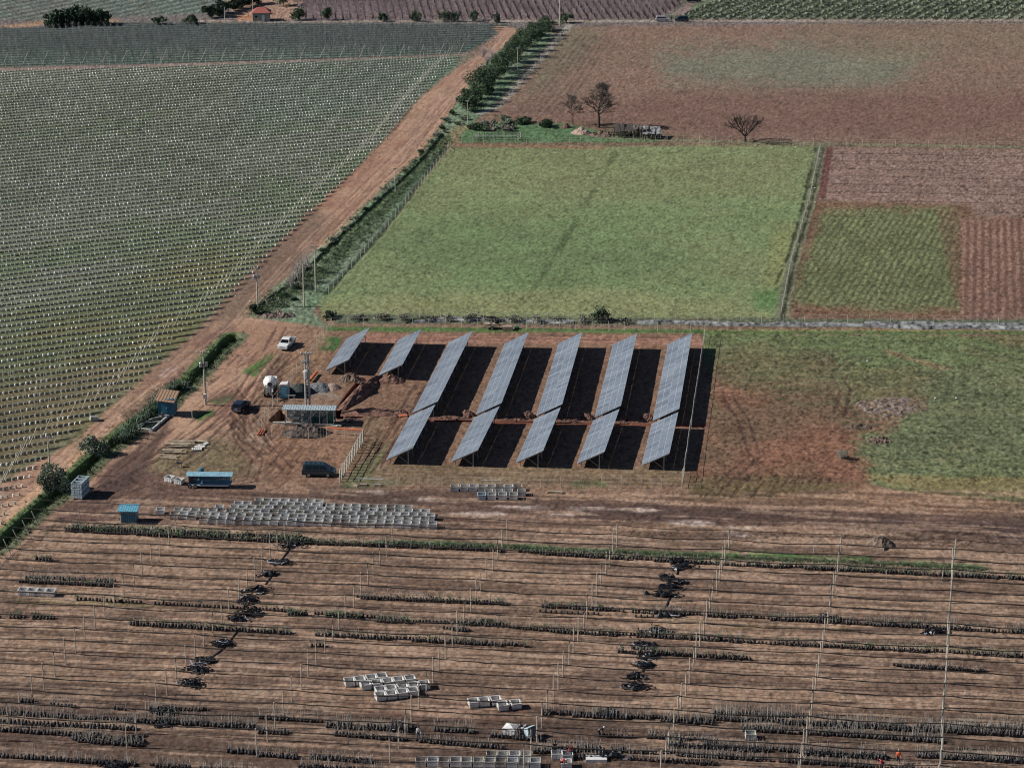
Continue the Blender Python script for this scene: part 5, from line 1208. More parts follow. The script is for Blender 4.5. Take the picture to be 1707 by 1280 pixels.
# logs, pallets
t0 = [(292, 752, 3.6, 14, .8), (300, 741, 4.2, 11, .9), (283, 763, 2.6, 9, .6), (330, 739, 3.0, 6, .4)]
for i, (u, v, l_, n_, hh) in enumerate(t0):
    lbp = ['middle', 'upper', 'lower left', 'right hand'][i]
    t = thing('log_pile', '%s stack of pale posts on the grass island in the yard' % lbp, 'log pile', G(u, v), R(-3 + i))
    for k in range(n_):
        m = MB(); r_ = random.uniform(.09, .13); y = random.uniform(-1.2, 1.2); z = r_ + random.choice((0, .2, .4)) * hh; L = l_ * random.uniform(.75, 1); x = random.uniform(-.5, .5); m.tube((x - L / 2, y, z), (x + L / 2, y + random.uniform(-.25, .25), z), r_, r_ * .9, n=6); part('post', m, 'log_pale', t)
for (u, v, w_, d_, rz, lb) in [(333, 746, 1.5, 1.2, 30, 'grey pallet on the ground at the right of the log piles'), (341, 742, 1.7, .6, 60, 'tilted old pallet beside the grey one by the log piles'), (328, 750, 1.6, 1.0, 10, 'flat pallet nearest the log piles')]:
    m = MB()
    for k in range(5): m.box((-w_ / 2 + w_ * (k + .5) / 5, 0, .22), (w_ / 6.5, d_, .05))
    for y in (-d_ / 2 + .05, 0, d_ / 2 - .05): m.box((0, y, .1), (w_, .1, .16))
    solo('pallet', m, 'bin_grey', lb, 'pallet', G(u, v), R(rz))
m = MB(); m.box((0, 0, .3), (.1, .1, .6)); m.box((.5, 0, .3), (.1, .1, .6)); m.box((.25, 0, .62), (.9, .6, .07)); m.box((-.15, 0, .95), (.06, .6, .6)); solo('old_chair', m, 'log_pale', 'broken pale wooden frame standing below the log piles', 'frame', G(297, 778))
t = thing('flat_trailer', 'pale flat trailer loaded with slabs parked on the grass behind the third solar row', 'trailer', G(826, 548), R(-2))
m = MB(); m.box((-.6, 0, .62), (3.0, 1.4, .12)); part('deck', m, 'log_pale', t)
m = MB(); m.box((-1.5, 0, .85), (1.0, 1.2, .34)); m.box((0.1, 0, .83), (1.2, 1.2, .30)); part('slabs', m, 'sand', t)
m = MB(); m.lathe((.2, 0, 1.0), [(.1, 0), (.42, .1), (.35, .55), (.1, .7)], 8); part('bucket', m, 'tyre', t)
for y in (-.75, .75): wheel(t, -.6, y, .32)
m = MB(); m.box((0, 0, .35), (1.9, 1.1, .7)); m.box((0, 0, .73), (1.8, 1.0, .06)); solo('slab_stack', m, 'sand', 'stack of pale slabs beside the flat trailer', 'slabs', G(846, 550), R(-3))
m = MB(); m.lathe((0, 0, 0), [(.2, 0), (.5, .1), (.4, .4), (.1, .5)], 8); solo('green_sack', m, 'plastic_green', 'green sack lying right of the slab stack behind the solar rows', 'sack', G(861, 548))
m = MB(); m.box((0, 0, .35), (1.3, .9, .7), ry=R(12)); m.box((.0, 0, .72), (1.1, .7, .05), ry=R(12)); solo('crate', m, 'guard_grey', 'grey crate at the edge of the left orchard near the road', 'crate', G(157, 701), R(20))
# spare bins tilted at bottom
m = MB(); t = .05
m.box((0, 0, .6), (1.2, .05, 1.2)); m.box((0, -.4, 1.2), (1.2, .8, .05)); m.box((0, -.4, 0.03), (1.2, .8, .05)); m.box((-.6, -.4, .6), (.05, .8, 1.2)); m.box((.6, -.4, .6), (.05, .8, 1.2))
o = solo('tipped_bin', m, 'bin_blue', 'grey bin tipped on its side beside the single white bin', 'bin', G(884, 1228), R(40)); o.rotation_euler = (R(-25), 0, R(40))

# ------------------------------------------------------------------ house, ruined sheds
p = G(436, 34); t = thing('house', 'small house with red tiled roof at the top left', 'house', p, R(4))
m = MB(); m.box((0, 0, 1.3), (5.2, 4.6, 2.6)); part('wall', m, 'wall_pale', t)
m = MB(); m.add([(-3, -2.7, 2.6), (3, -2.7, 2.6), (3, 2.7, 2.6), (-3, 2.7, 2.6), (-1.2, 0, 4.0), (1.2, 0, 4.0)], [(0, 1, 5, 4), (1, 2, 5), (2, 3, 4, 5), (3, 0, 4), (3, 2, 1, 0)]); part('roof', m, 'red_roof', t)
m = MB(); m.box((.6, -2.32, 1.0), (.9, .06, 2.0)); part('door', m, 'white', t)
for x in (-1.5,): m = MB(); m.box((x, -2.32, 1.5), (1.0, .06, .9)); wf = part('window', m, 'white', t); m = MB(); m.box((x, -2.36, 1.5), (.8, .03, .7)); part('pane', m, 'glass', wf)
m = MB(); m.box((3.4, -1.5, 2.3), (1.8, 2, .08)); part('porch_roof', m, 'red_roof', t)
def shed(u, v, w_, d_, hh, rz, rk, lb, tilt=8):
    t = thing('ruined_shed', lb, 'shed', G(u, v), R(rz))
    for x in (-w_ / 2, 0, w_ / 2):
        for y in (-d_ / 2, d_ / 2): m = MB(); m.tube((x, y, 0), (x + random.uniform(-.15, .15), y, hh), .09, n=5); part('post', m, 'old_wood', t)
    m = MB()
    for k in range(9):
        m.box((-w_ / 2 + w_ * (k + .5) / 9, 0, hh + random.uniform(-.08, .22)), (w_ / 9 * 1.25, d_ * random.uniform(.9, 1.15), .05), rx=R(tilt + random.uniform(-4, 4)), ry=R(random.uniform(-6, 6)), rz=R(random.uniform(-6, 6)))
    part('roof', m, rk, t)
    m = MB()
    for k in range(10):
        if random.random() < .75: m.box((-w_ / 2 + w_ * (k + .5) / 10, d_ / 2 - .05, hh * .45), (w_ / 10 * .85, .05, hh * .85))
        if random.random() < .45: m.box((-w_ / 2 + w_ * (k + .5) / 10, -d_ / 2 + .05, hh * .4), (w_ / 10 * .85, .05, hh * .7))
    part('wall', m, 'old_wood', t)
shed(1042, 226, 5.0, 5.0, 1.9, 3, 'bark', 'collapsing dark timber shed with broken roof, left of the two ruined sheds')
shed(1068, 228, 3.6, 4.0, 2.2, -4, 'old_wood', 'low dark lean-to between the two ruined sheds', 3)
shed(1086, 230, 4.4, 4.0, 1.8, -2, 'tarp_grey', 'ruined shed with grey tin roof, nearest the ploughed field', 14)

# ------------------------------------------------------------------ netting strip along the pasture fence
def strip(pl, wd, hh, label, k, seed, name='shade_net'):
    W = poly_pts(pl, .6); a = W[0].copy(); n_ = 6; V = []; Fq = []
    for i, p in enumerate(W):
        for j in range(n_ + 1):
            f_ = j / n_; off = (f_ - .5) * wd * (1 + .3 * math.sin(i * .21 + seed)); z = hh * math.sin(math.pi * f_) * (.6 + .8 * float(vn(np.array([i * .35]), np.array([j * .9]), seed)[0])) + .02
            V.append((p.x - a.x, p.y - a.y + off + .3 * math.sin(i * .13), z))
    for i in range(len(W) - 1):
        for j in range(n_): q = i * (n_ + 1) + j; Fq.append((q, q + 1, q + n_ + 2, q + n_ + 1))
    m = MB(); m.add(V, Fq); return solo(name, m, k, label, 'netting', a)
strip([(1062, 539), (1300, 542), (1500, 545), (1707, 549), (1900, 552)], 1.5, .5, 'long silvery strip of bundled shade netting along the pasture fence on the right', 'tarp_grey', 3)
strip([(1440, 541), (1600, 541.5), (1707, 542.5), (1900, 545)], 1.5, .45, 'second swathe of grey netting behind the strip at the right edge', 'tarp_grey', 8)
strip([(690, 538), (760, 533), (860, 535), (960, 538)], 1.4, .45, 'grey bundle of netting and brush behind the first solar rows', 'tarp_grey', 5)

# ------------------------------------------------------------------ vegetation
def leaf_blob(seed, rx, ry, rz_, n, ls, k=0, flat=.3):
    """many small leaf faces spread through lobes of a crown"""
    rnd = random.Random(seed); m = MB()
    lobes = [(rnd.gauss(0, .38) * rx, rnd.gauss(0, .38) * ry, rz_ * rnd.uniform(.25, 1.0), rnd.uniform(.32, .6)) for _ in range(9)]
    for _ in range(n):
        lx, ly, lz, lr = rnd.choice(lobes)
        d = Vector((rnd.gauss(0, 1), rnd.gauss(0, 1), rnd.gauss(0, 1))).normalized() * (rnd.random() ** .35) * lr
        c = Vector((lx + d.x * rx, ly + d.y * ry, max(.08, lz + d.z * rz_ * .7)))
        s_ = ls * rnd.uniform(.6, 1.5); a = Vector((rnd.gauss(0, 1), rnd.gauss(0, 1), rnd.gauss(0, .7))).normalized(); b = a.orthogonal().normalized(); e = a.cross(b)
        m.add([c - b * s_, c - e * s_ * .6, c + b * s_, c + e * s_ * .6], [(0, 1, 2, 3)], rnd.choice((0, 0, 0, 1)))
    return m
def bush(u, v, rx, ry, hh, label, mats, n=900, ls=.2, seed=None, name='bush', group=None, cat='bush', stem=True):
    t = thing(name, label, cat, G(u, v), random.uniform(0, 6), group)
    part('crown', leaf_blob(seed if seed is not None else int(u * 7 + v), rx, ry, hh * .8, n, ls), mats, t)
    if stem:
        m = MB()
        for k in range(5): m.tube((0, 0, -.1), (random.uniform(-.4, .4) * rx, random.uniform(-.4, .4) * ry, hh * .7), .07, .03, n=4)
        part('stem', m, 'bark', t)
    return t
DK, MD, LT, OL, DR = ['leaf_dark', 'leaf_mid'], ['leaf_mid', 'leaf_dark'], ['leaf_light', 'leaf_mid'], ['leaf_olive', 'leaf_mid'], ['leaf_dry', 'leaf_olive']
# tall hedge between road and ploughed field
HD = [(908, 52, 2.6, 3.4, DK), (898, 60, 2.6, 3.8, MD), (890, 68, 2.8, 4.2, DK), (880, 77, 2.8, 4.2, MD), (872, 86, 2.6, 4.4, DK), (862, 95, 2.8, 4.4, MD), (854, 104, 2.6, 4.6, DK), (846, 113, 2.8, 4.4, MD), (838, 122, 2.6, 4.4, DK), (829, 131, 2.8, 4.6, MD), (820, 140, 2.8, 4.6, DK), (812, 149, 2.6, 4.4, MD), (803, 158, 2.8, 4.4, DK), (795, 167, 2.6, 4.2, MD), (786, 176, 2.4, 3.6, DK), (778, 185, 2.2, 3.2, MD)]
for i, (u, v, r_, h_, mt) in enumerate(HD):
    bush(u, v, r_ * 1.1, r_ * 1.6, h_ * 1.4, '%s tall shrub of the dark roadside hedge, counted from the far end' % nth(i + 1), mt, 2600, .17, 200 + i, 'hedge_shrub', 'tall shrubs of the dark hedge', 'shrub')
for i, (u, v, r_, h_, mt) in enumerate([(775, 200, 1.6, 1.4, OL), (765, 208, 1.6, 1.2, OL), (755, 192, 1.5, 1.8, MD), (744, 204, 1.5, 1.6, OL), (735, 216, 1.4, 1.5, MD), (728, 228, 1.3, 1.3, DR), (718, 240, 1.4, 1.2, OL), (742, 222, 1.2, 1.0, DR), (920, 42, 1.6, 2.0, DK), (703, 256, 1.3, 1.2, MD), (690, 272, 1.3, 1.1, OL), (676, 288, 1.3, 1.1, MD), (662, 302, 1.2, 1.0, OL), (645, 318, 1.3, 1.0, DR), (628, 334, 1.2, 1.0, OL), (610, 350, 1.3, 1.1, MD), (592, 368, 1.3, 1.1, OL), (575, 384, 1.3, 1.1, OL), (556, 402, 1.3, 1.1, OL), (540, 420, 1.3, .9, MD), (520, 448, 1.7, 1.0, OL), (505, 462, 1.8, 1.0, MD), (488, 478, 1.9, 1.1, OL), (470, 494, 1.9, 1.1, MD), (452, 506, 1.7, 1.0, OL), (470, 510, 1.8, .9, OL), (490, 500, 1.6, .8, MD), (512, 478, 1.6, .8, OL)]):
    bush(u, v, r_ * .75, r_ * .75, h_ * .8, 'low tangled verge shrub beside the dirt road, %s from the farmstead end' % nth(i + 1), mt, 700, .12, 300 + i, 'verge_shrub', 'low shrubs along the road verge', 'shrub')
bush(426, 524, 1.5, 1.2, 1.8, 'round dark green bush at the tip of the verge by the junction', DK, 900, .16)
bush(548, 530, 2.0, 1.2, 1.5, 'dark low bush at the near left corner of the pasture', DK, 800, .15)
bush(997, 535, 2.6, 1.8, 2.8, 'round dark bush on the pasture fence behind the fifth solar row', DK, 900, .16)
bush(84, 818, 2.3, 2.1, 4.2, 'large round grey green bush beside the left road, in front of a power pole', ['leaf_olive', 'leaf_mid'], 3200, .15)
bush(158, 757, 2.1, 1.8, 3.2, 'grey green bush between the left road and the ditch', ['leaf_olive', 'leaf_mid'], 2600, .15)
bush(1407, 765, 1.5, 1.2, 1.5, 'pale dry tuft of brush on the red soil edge', ['leaf_dry', 'leaf_dry'], 700, .11, name='dry_tuft', cat='tuft')
bush(790, 218, 2.6, 2.2, 2.2, 'dark evergreen bush at the left of the farmstead', DK, 900, .2)
bush(912, 211, 3.0, 2.0, 2.4, 'round evergreen bush in front of the ploughed field at the farmstead', DK, 1100, .2)
bush(870, 206, 3.2, 1.8, 1.8, 'olive shrub left of the round evergreen at the farmstead', MD, 900, .2)
bush(845, 204, 3.0, 1.8, 1.7, 'olive shrub second from the evergreen at the farmstead', OL, 900, .2)
bush(818, 213, 4.0, 2.0, 1.7, 'heap of grey pruned brush behind the cattle pen', ['leaf_dry', 'bark'], 1100, .2, stem=False, name='brush_pile', cat='brush')
bush(845, 218, 3.2, 1.6, 1.2, 'second heap of grey brush right behind the cattle pen', ['leaf_dry', 'bark'], 900, .2, stem=False, name='brush_pile', cat='brush')
for i in range(13):
    u = 600 + i * 37; bush(u, 533 + i * .4, 2.0, 1.0, .8 + .3 * (i % 3), 'dry grey scrub on the pasture fence behind the solar rows, %s from the left' % nth(i + 1), ['leaf_dry', 'leaf_olive'] if i % 3 else ['bark', 'leaf_olive'], 420, .14, 400 + i, 'fence_scrub', 'dry scrub along the pasture fence', 'scrub', stem=False)
# far shrubs
for i, (u, v, r_, h_) in enumerate([(82, 44, 2, 4.0), (92, 44, 2.2, 4.6), (104, 43, 2.4, 4.8), (116, 42, 2.8, 5.4), (128, 41, 2.8, 6.0), (140, 41, 2.6, 5.4), (152, 41, 2.4, 4.8), (164, 41, 2.2, 4.6), (175, 41, 2.0, 4.4)]):
    bush(u, v, r_ * 1.3, r_, h_, '%s dark shrub from the left in the clump at the far top left' % nth(i + 1), DK, 500, .4, 500 + i, 'far_shrub', 'dark shrubs of the far clump', 'shrub')
for i, (u, v, r_, h_, lb) in enumerate([(472, 10, 3.0, 4.5, 'dark tree behind the red roofed house'), (500, 34, 2.6, 4.0, 'dark tree right of the red roofed house'), (544, 34, 1.8, 4.0, 'small dark tree second right of the house'), (640, 36, 1.8, 2.6, 'small dark tree on the lane, in front of the purple orchard'), (692, 36, 2.2, 3.6, 'dark lane tree, third right of the house'), (746, 36, 2.2, 3.4, 'dark lane tree, left one of a touching pair'), (757, 36, 1.8, 3.0, 'dark lane tree, right one of a touching pair'), (790, 36, 1.8, 3.2, 'small dark lane tree just left of the road bend'), (944, 38, 2.4, 3.4, 'dark bush right of the tall concrete pole'), (826, 38, 1.2, 2.4, 'tiny dark bush at the bend of the dirt road'), (318, 40, 2.5, 2.6, 'dark shrub left of the far hedge'), (262, 41, 2.4, 2.4, 'dark shrub on the far field edge, left of the house')]):
    t = bush(u, v, r_, r_, h_, lb, MD, 600, .3, 520 + i, 'tree', None, 'tree')
# far shaded hedge bank beside the house
for i in range(9):
    u = 350 + i * 10; v = 30 - i * 3.0; bush(u, v, 2.6, 2.0, 4.2, '%s dark hedge tree left of the red roofed house' % nth(i + 1), ['leaf_dark', 'leaf_dark'], 600, .35, 560 + i, 'hedge_tree', 'tall hedge beside the house', 'tree')

def bare_tree(seed, hh, spread, depth=6, r0=.22, nb=3, up=.5, trunk=.2):
    rnd = random.Random(seed); m = MB(); mt = MB()
    def grow(p, d, L, r, lev):
        q = p + d * L; m.tube(p, q, max(r, .028), max(r * .7, .022), n=5 if lev < 2 else 3, cap=False)
        if lev >= depth: return
        for k in range(nb):
            nd_ = (d + Vector((rnd.gauss(0, 1), rnd.gauss(0, 1), rnd.gauss(up * .3, .5))) * spread).normalized()
            grow(p.lerp(q, rnd.uniform(.45, 1) if k else 1), nd_, L * rnd.uniform(.6, .85), r * .62, lev + 1)
    p = Vector((0, 0, -.2)); d = Vector((0, 0, 1)); th = hh * trunk; q = p + d * th; mt.tube(p, q, r0, r0 * .8, n=8, cap=False)
    n_ = 9; r = r0 * .8
    for k in range(n_):       # leader with whorls of limbs
        d = (d + Vector((rnd.gauss(0, .10), rnd.gauss(0, .10), .3))).normalized(); q2 = q + d * (hh * (1 - trunk) * .75 / n_)
        mt.tube(q, q2, r, r * .84, n=6, cap=False); r *= .84
        for j in range(3):
            a_ = rnd.uniform(0, 6.28); dd_ = Vector((math.cos(a_), math.sin(a_), .35 + .12 * k + up * .5)).normalized()
            grow(q2, dd_, hh * .19 * (1 - .055 * k) * rnd.uniform(.7, 1.2) * (spread / .48), r * .55, 2)
        q = q2
    return mt, m
def put_tree(u, v, seed, hh, spread, label, **kw):
    t = thing('bare_tree', label, 'tree', G(u, v)); a, b = bare_tree(seed, hh, spread, **kw); part('trunk', a, 'bark', t); part('crown', b, 'bark', t); return t
put_tree(998, 213, 11, 11.5, .48, 'large bare tree with dense dark crown beside the ruined sheds', depth=6, r0=.38, trunk=.24)
put_tree(955, 208, 12, 7.5, .50, 'slim bare tree left of the large bare tree', depth=5, r0=.14, trunk=.3)
t = thing('bare_tree', 'bare spreading tree with fanning limbs alone at the ploughed field edge', 'tree', G(1242, 236))
m = MB(); m.tube((0, 0, -.2), (0, 0, 1.3), .34, .26, n=8); part('trunk', m, 'bark', t); m = MB(); rnd = random.Random(5)
def fan(p, d, L, r, lev):
    q = p + d * L; m.tube(p, q, max(r, .03), max(r * .7, .022), n=4, cap=False)
    if lev > 4: return
    for k in range(3): fan(p.lerp(q, rnd.uniform(.6, 1)), (d + Vector((rnd.gauss(0, .28), rnd.gauss(0, .28), rnd.gauss(.08, .2)))).normalized(), L * rnd.uniform(.6, .85), r * .6, lev + 1)
for k in range(8):
    a_ = k * .8; fan(Vector((0, 0, 1.1)), Vector((math.cos(a_) * .95, math.sin(a_) * .95, 1.0)).normalized(), 2.3, .14, 1)
part('crown', m, 'bark', t)
for i, (u, v, hh) in enumerate([(498, 470, 5.5), (508, 455, 5.0), (486, 482, 4.5), (820, 102, 4.0), (812, 110, 4.0), (806, 96, 3.6)]):
    t = thing('bare_shrub', 'pale leafless shrub on the verge beside the power poles' if i < 3 else 'leafless reddish shrub leaning from the hedge over the road', 'shrub', G(u, v), 0, 'pale leafless shrubs by the power poles' if i < 3 else 'leafless shrubs at the hedge')
    m = MB(); rnd = random.Random(i)
    for k in range(60):
        a_ = rnd.uniform(0, 6.28); rr = rnd.uniform(.1, .55) * hh * .6; p1 = Vector((math.cos(a_) * rr, math.sin(a_) * rr, hh * rnd.uniform(.4, 1)));
        m.tube((0, 0, 0), p1 * .6, .03, .02, n=3, cap=False); m.tube(p1 * .6, p1 + Vector((rnd.gauss(0, .3), rnd.gauss(0, .3), 0)), .02, .012, n=3, cap=False); m.tube(p1 * .6, p1 + Vector((rnd.gauss(0, .5), rnd.gauss(0, .5), -.2)), .02, .012, n=3, cap=False)
    part('branches', m, 'twig_pale' if i < 3 else 'twig_purple', t)
# flax along the ditch by the shed
fx = [(196, 738), (205, 730), (214, 722), (222, 714), (232, 707), (240, 699), (250, 690), (258, 682), (262, 672), (272, 664), (284, 656), (294, 650), (303, 650), (208, 738), (218, 731), (226, 724)]
for i, (u, v) in enumerate(fx):
    rnd = random.Random(i + 50); m = MB()
    for k in range(70):
        a_ = rnd.uniform(0, 6.28); L = rnd.uniform(1.0, 2.0); cx_, cy_ = rnd.uniform(-.8, .8), rnd.uniform(-.8, .8); o1 = Vector((math.cos(a_), math.sin(a_), 0)); sd_v = Vector((-o1.y, o1.x, 0)) * .05; b = Vector((cx_, cy_, 0)); mdp = b + o1 * L * .25 + Vector((0, 0, L * .8)); e = b + o1 * L * .65 + Vector((0, 0, L * .9))
        m.add([b - sd_v, b + sd_v, mdp + sd_v, mdp - sd_v, e], [(0, 1, 2, 3), (3, 2, 4)], 0 if rnd.random() < .7 else 1)
    t = solo('flax_clump', m, ['leaf_flax', 'leaf_flax_pale'], 'clump of long bladed plants lining the ditch beside the blue shed', 'plant', G(u, v), 0, 'long bladed clumps beside the blue shed')
# grass and weeds on the ditch banks and verge (stuff)
gm_ = MB()
for k in range(7):
    a_ = k * 2.4; gm_.add([(0 + math.cos(a_) * .05, math.sin(a_) * .05, 0), (math.cos(a_) * .05 + .04, math.sin(a_) * .05 + .03, 0), (math.cos(a_) * .28, math.sin(a_) * .28, .32)], [(0, 1, 2)])
gp = tri_proto(gm_); rng = np.random.default_rng(3)
def scatter_grass(pl, wd, dens, mats, label, name, sc=1.0, seed=1):
    pts = poly_pts(pl, 1.0 / dens); n_ = len(pts) * 14
    ix = rng.integers(0, len(pts), n_); X = np.array([p.x for p in pts])[ix] + rng.normal(0, wd * .45, n_); Y = np.array([p.y for p in pts])[ix] + rng.normal(0, wd * .45, n_)
    uq = CX + F_PX * X / (Y * math.cos(TH) + H * math.sin(TH)); vq = CY - F_PX * (Y * math.sin(TH) - H * math.cos(TH)) / (Y * math.cos(TH) + H * math.sin(TH))
    jj = np.clip(np.searchsorted(vv, vq), 0, nr - 1); iq = np.clip(np.searchsorted(uu, uq), 0, nc - 1); ZZ = Z[jj, iq]
    me = scatter_mesh(name, [gp], mats, X, Y, ZZ, rng.uniform(0, 6.28, n_), rng.uniform(.6, 1.5, n_) * sc, np.zeros(n_, int))
    tag(link(bpy.data.objects.new(name, me)), label, 'grass', kind='stuff')
scatter_grass(DITCH[2:], 2.4, 2.2, ['leaf_mid'], 'green grass and weeds on the banks of the ditch', 'ditch_grass', 1.2)
scatter_grass([(430, 520), (480, 490), (540, 450), (640, 345), (740, 232)], 3.4, 2.5, ['leaf_light'], 'rough grass and weeds on the verge beside the pasture', 'verge_grass', 1.3)
scatter_grass([(630, 904), (830, 911), (1230, 930), (1450, 938), (1640, 948)], .9, 4, ['leaf_light'], 'strip of bright weeds along the top nursery row', 'nursery_weeds', .8)

# ------------------------------------------------------------------ left orchard: posts, guards
# rows q = q0 + k*ROWSP ; along-row coordinate measured from the leaning posts at the road side
nrm = Vector((od.y, -od.x, 0)) if False else None
def row_pt(k, t_):      # point with perpendicular index k and along coordinate t_
    q = q0 + k * ROWSP; # q = x*od.y - y*od.x ; t = x*od.x + y*od.y
    return Vector((q * od.y + t_ * od.x, -q * od.x + t_ * od.y, 0))
EDGE = [(-60, 905), (39, 750), (115, 697), (190, 645), (258, 565), (322, 524), (379, 469), (470, 375), (560, 290), (617, 237), (655, 188), (699, 140), (735, 104), (748, 94), (800, 58), (860, 10), (920, -40)]
EW = [G(*p) for p in EDGE]; EQ = [(p.x * od.y - p.y * od.x, p.x * od.x + p.y * od.y) for p in EW]
EQ.sort(); eq = np.array(EQ)
TOPL = [(-300, 126), (0, 118), (400, 107), (748, 94)]; TW = [G(*p) for p in TOPL]
kmin = int(math.floor((min(eq[:, 0]) - q0) / ROWSP)); kmax = int(math.ceil((max(eq[:, 0]) - q0) / ROWSP))
GX_, GY_, PX_, PY_ = [], [], [], []; ends_ = []
for k in range(kmin, kmax + 1):
    qk = q0 + k * ROWSP
    if qk < eq[0, 0] or qk > eq[-1, 0]: continue
    te = float(np.interp(qk, eq[:, 0], eq[:, 1])); e = row_pt(k, te)
    if e.y > 900: continue
    ue, ve = P(e.x, e.y)
    if ve > 92: ends_.append(e)
    t_ = te + 4.0 + random.uniform(-.4, .4)
    while True:      # small trees stop at the frame's left side
        p = row_pt(k, t_); u, v = P(p.x, p.y)
        if u < -40 or abs(t_ - te) > 400: break
        # top boundary
        vt = np.interp(u, [a_[0] for a_ in TOPL], [a_[1] for a_ in TOPL])
        if v > vt + 1: GX_.append(p.x + random.uniform(-.06, .06)); GY_.append(p.y + random.uniform(-.1, .1))
        t_ -= .90
    t_ = te - 5.3; 
    while True:
        p = row_pt(k, t_); u, v = P(p.x, p.y)
        if u < -40: break
        vt = np.interp(u, [a_[0] for a_ in TOPL], [a_[1] for a_ in TOPL])
        if v > vt: PX_.append(p.x); PY_.append(p.y)
        t_ -= 8.2
GXa, GYa, PXa, PYa = map(np.array, (GX_, GY_, PX_, PY_))
def young(seed, col):
    rnd = random.Random(seed); m = MB()
    m.tube((0, 0, .05), (0, 0, .42), .17, .16, n=5, mi=col); m.tube((0, 0, .4), (rnd.uniform(-.08, .08), 0, 1.45), .016, .009, n=3, mi=2, cap=False)
    for q in range(3): m.tube((0, 0, .8 + q * .2), (rnd.uniform(-.25, .25), rnd.uniform(-.2, .2), 1.1 + q * .25), .010, .006, n=3, mi=2, cap=False)
    return m
yg = [young(1, 0), young(2, 1), young(3, 0), young(4, 1), young(5, 1)]; YM = ['guard_white', 'guard_grey', 'twig']
ygm = [m.mesh('orchard_sapling', YM) for m in yg]
br = vn(GXa / 2.5, GYa / 2.5, 71); wi = np.where(br > .60, np.where(rng.random(len(GXa)) < .65, 0, 1), np.where(rng.random(len(GXa)) < .06, 2, np.where(rng.random(len(GXa)) < .5, 1, 3)))
order = np.argsort(GYa); vis = [i for i in order if -5 < P(GXa[i], GYa[i])[0] < 1712][:300]; vs_ = set(vis)
for i in vis:
    o = link(bpy.data.objects.new('orchard_sapling', ygm[wi[i]])); o.location = (GXa[i], GYa[i], 0)
    white_ = wi[i] in (0, 2)
    tag(o, 'orchard sapling with a %s trunk guard in the nearest rows by the left road' % ('white' if white_ else 'dull grey'), 'sapling', 'nearest orchard saplings with %s guards' % ('white' if white_ else 'grey'))
rs = np.array([i for i in range(len(GXa)) if i not in vs_])
print('guards', len(GXa), 'posts', len(PXa))
me = scatter_mesh('orchard_saplings', [tri_proto(m) for m in yg], YM, GXa[rs], GYa[rs], np.zeros(len(rs)), rng.uniform(0, 6.28, len(rs)), rng.uniform(.85, 1.25, len(rs)), wi[rs])
tag(link(bpy.data.objects.new('orchard_saplings', me)), 'thousands of orchard saplings with white and grey trunk guards in long rows', 'saplings', kind='stuff')
m = MB(); m.tube((0, 0, -.2), (0, 0, 3.3), .042, .036, n=5); opm = m; opme = m.mesh('orchard_post', ['post_grey'])
order = np.argsort(PYa); vis = [i for i in order if -5 < P(PXa[i], PYa[i])[0] < 1712][:300]; vs_ = set(vis)
for i in vis:
    o = link(bpy.data.objects.new('orchard_post', opme)); o.location = (PXa[i], PYa[i], 0); o.rotation_euler = (random.uniform(-.02, .02), random.uniform(-.02, .02), 0)
    tag(o, 'thin upright post standing in one of the nearer rows of the left orchard', 'post', 'upright posts in the left orchard')
rs = np.array([i for i in range(len(PXa)) if i not in vs_])
me = scatter_mesh('orchard_posts', [tri_proto(opm)], ['post_grey'], PXa[rs], PYa[rs], np.zeros(len(rs)), np.zeros(len(rs)), np.ones(len(rs)), np.zeros(len(rs), int))
tag(link(bpy.data.objects.new('orchard_posts', me)), 'rows of thin upright posts receding through the left orchard', 'posts', kind='stuff')
m = MB(); m.tube((0, 0, -.1), (1.55, .25, 3.2), .065, .055, n=5); epm = m.mesh('leaning_post', ['post_pale'])
for e in ends_:
    if P(e.x, e.y)[0] < -15: continue
    o = link(bpy.data.objects.new('leaning_post', epm)); o.location = e; o.rotation_euler = (0, 0, random.uniform(-.1, .1)); tag(o, 'pale leaning anchor post at the road end of an orchard row', 'post', 'leaning anchor posts along the orchard edge')
# wires of the orchard rows (thin, one stuff object)
m = MB(); WV = []
for e in ends_:
    far_ = None; te = e.x * od.x + e.y * od.y; k = (e.x * od.y - e.y * od.x - q0) / ROWSP
    a_ = row_pt(k, te - 5.3); b_ = row_pt(k, te - 190)
    for z_ in (3.1,):
        m.tube((a_.x, a_.y, z_), (b_.x, b_.y, z_), .010, .010, n=3, cap=False)
    m.tube((a_.x, a_.y, .62), (b_.x, b_.y, .62), .022, .022, n=3, cap=False); m.tube((e.x + 1.5, e.y + .25, 3.15), (a_.x, a_.y, 3.1), .012, n=3, cap=False)
solo('orchard_wires', m, 'hose_black', 'dark trellis wires and drip lines stretched along the left orchard rows', 'wires', kind='stuff')
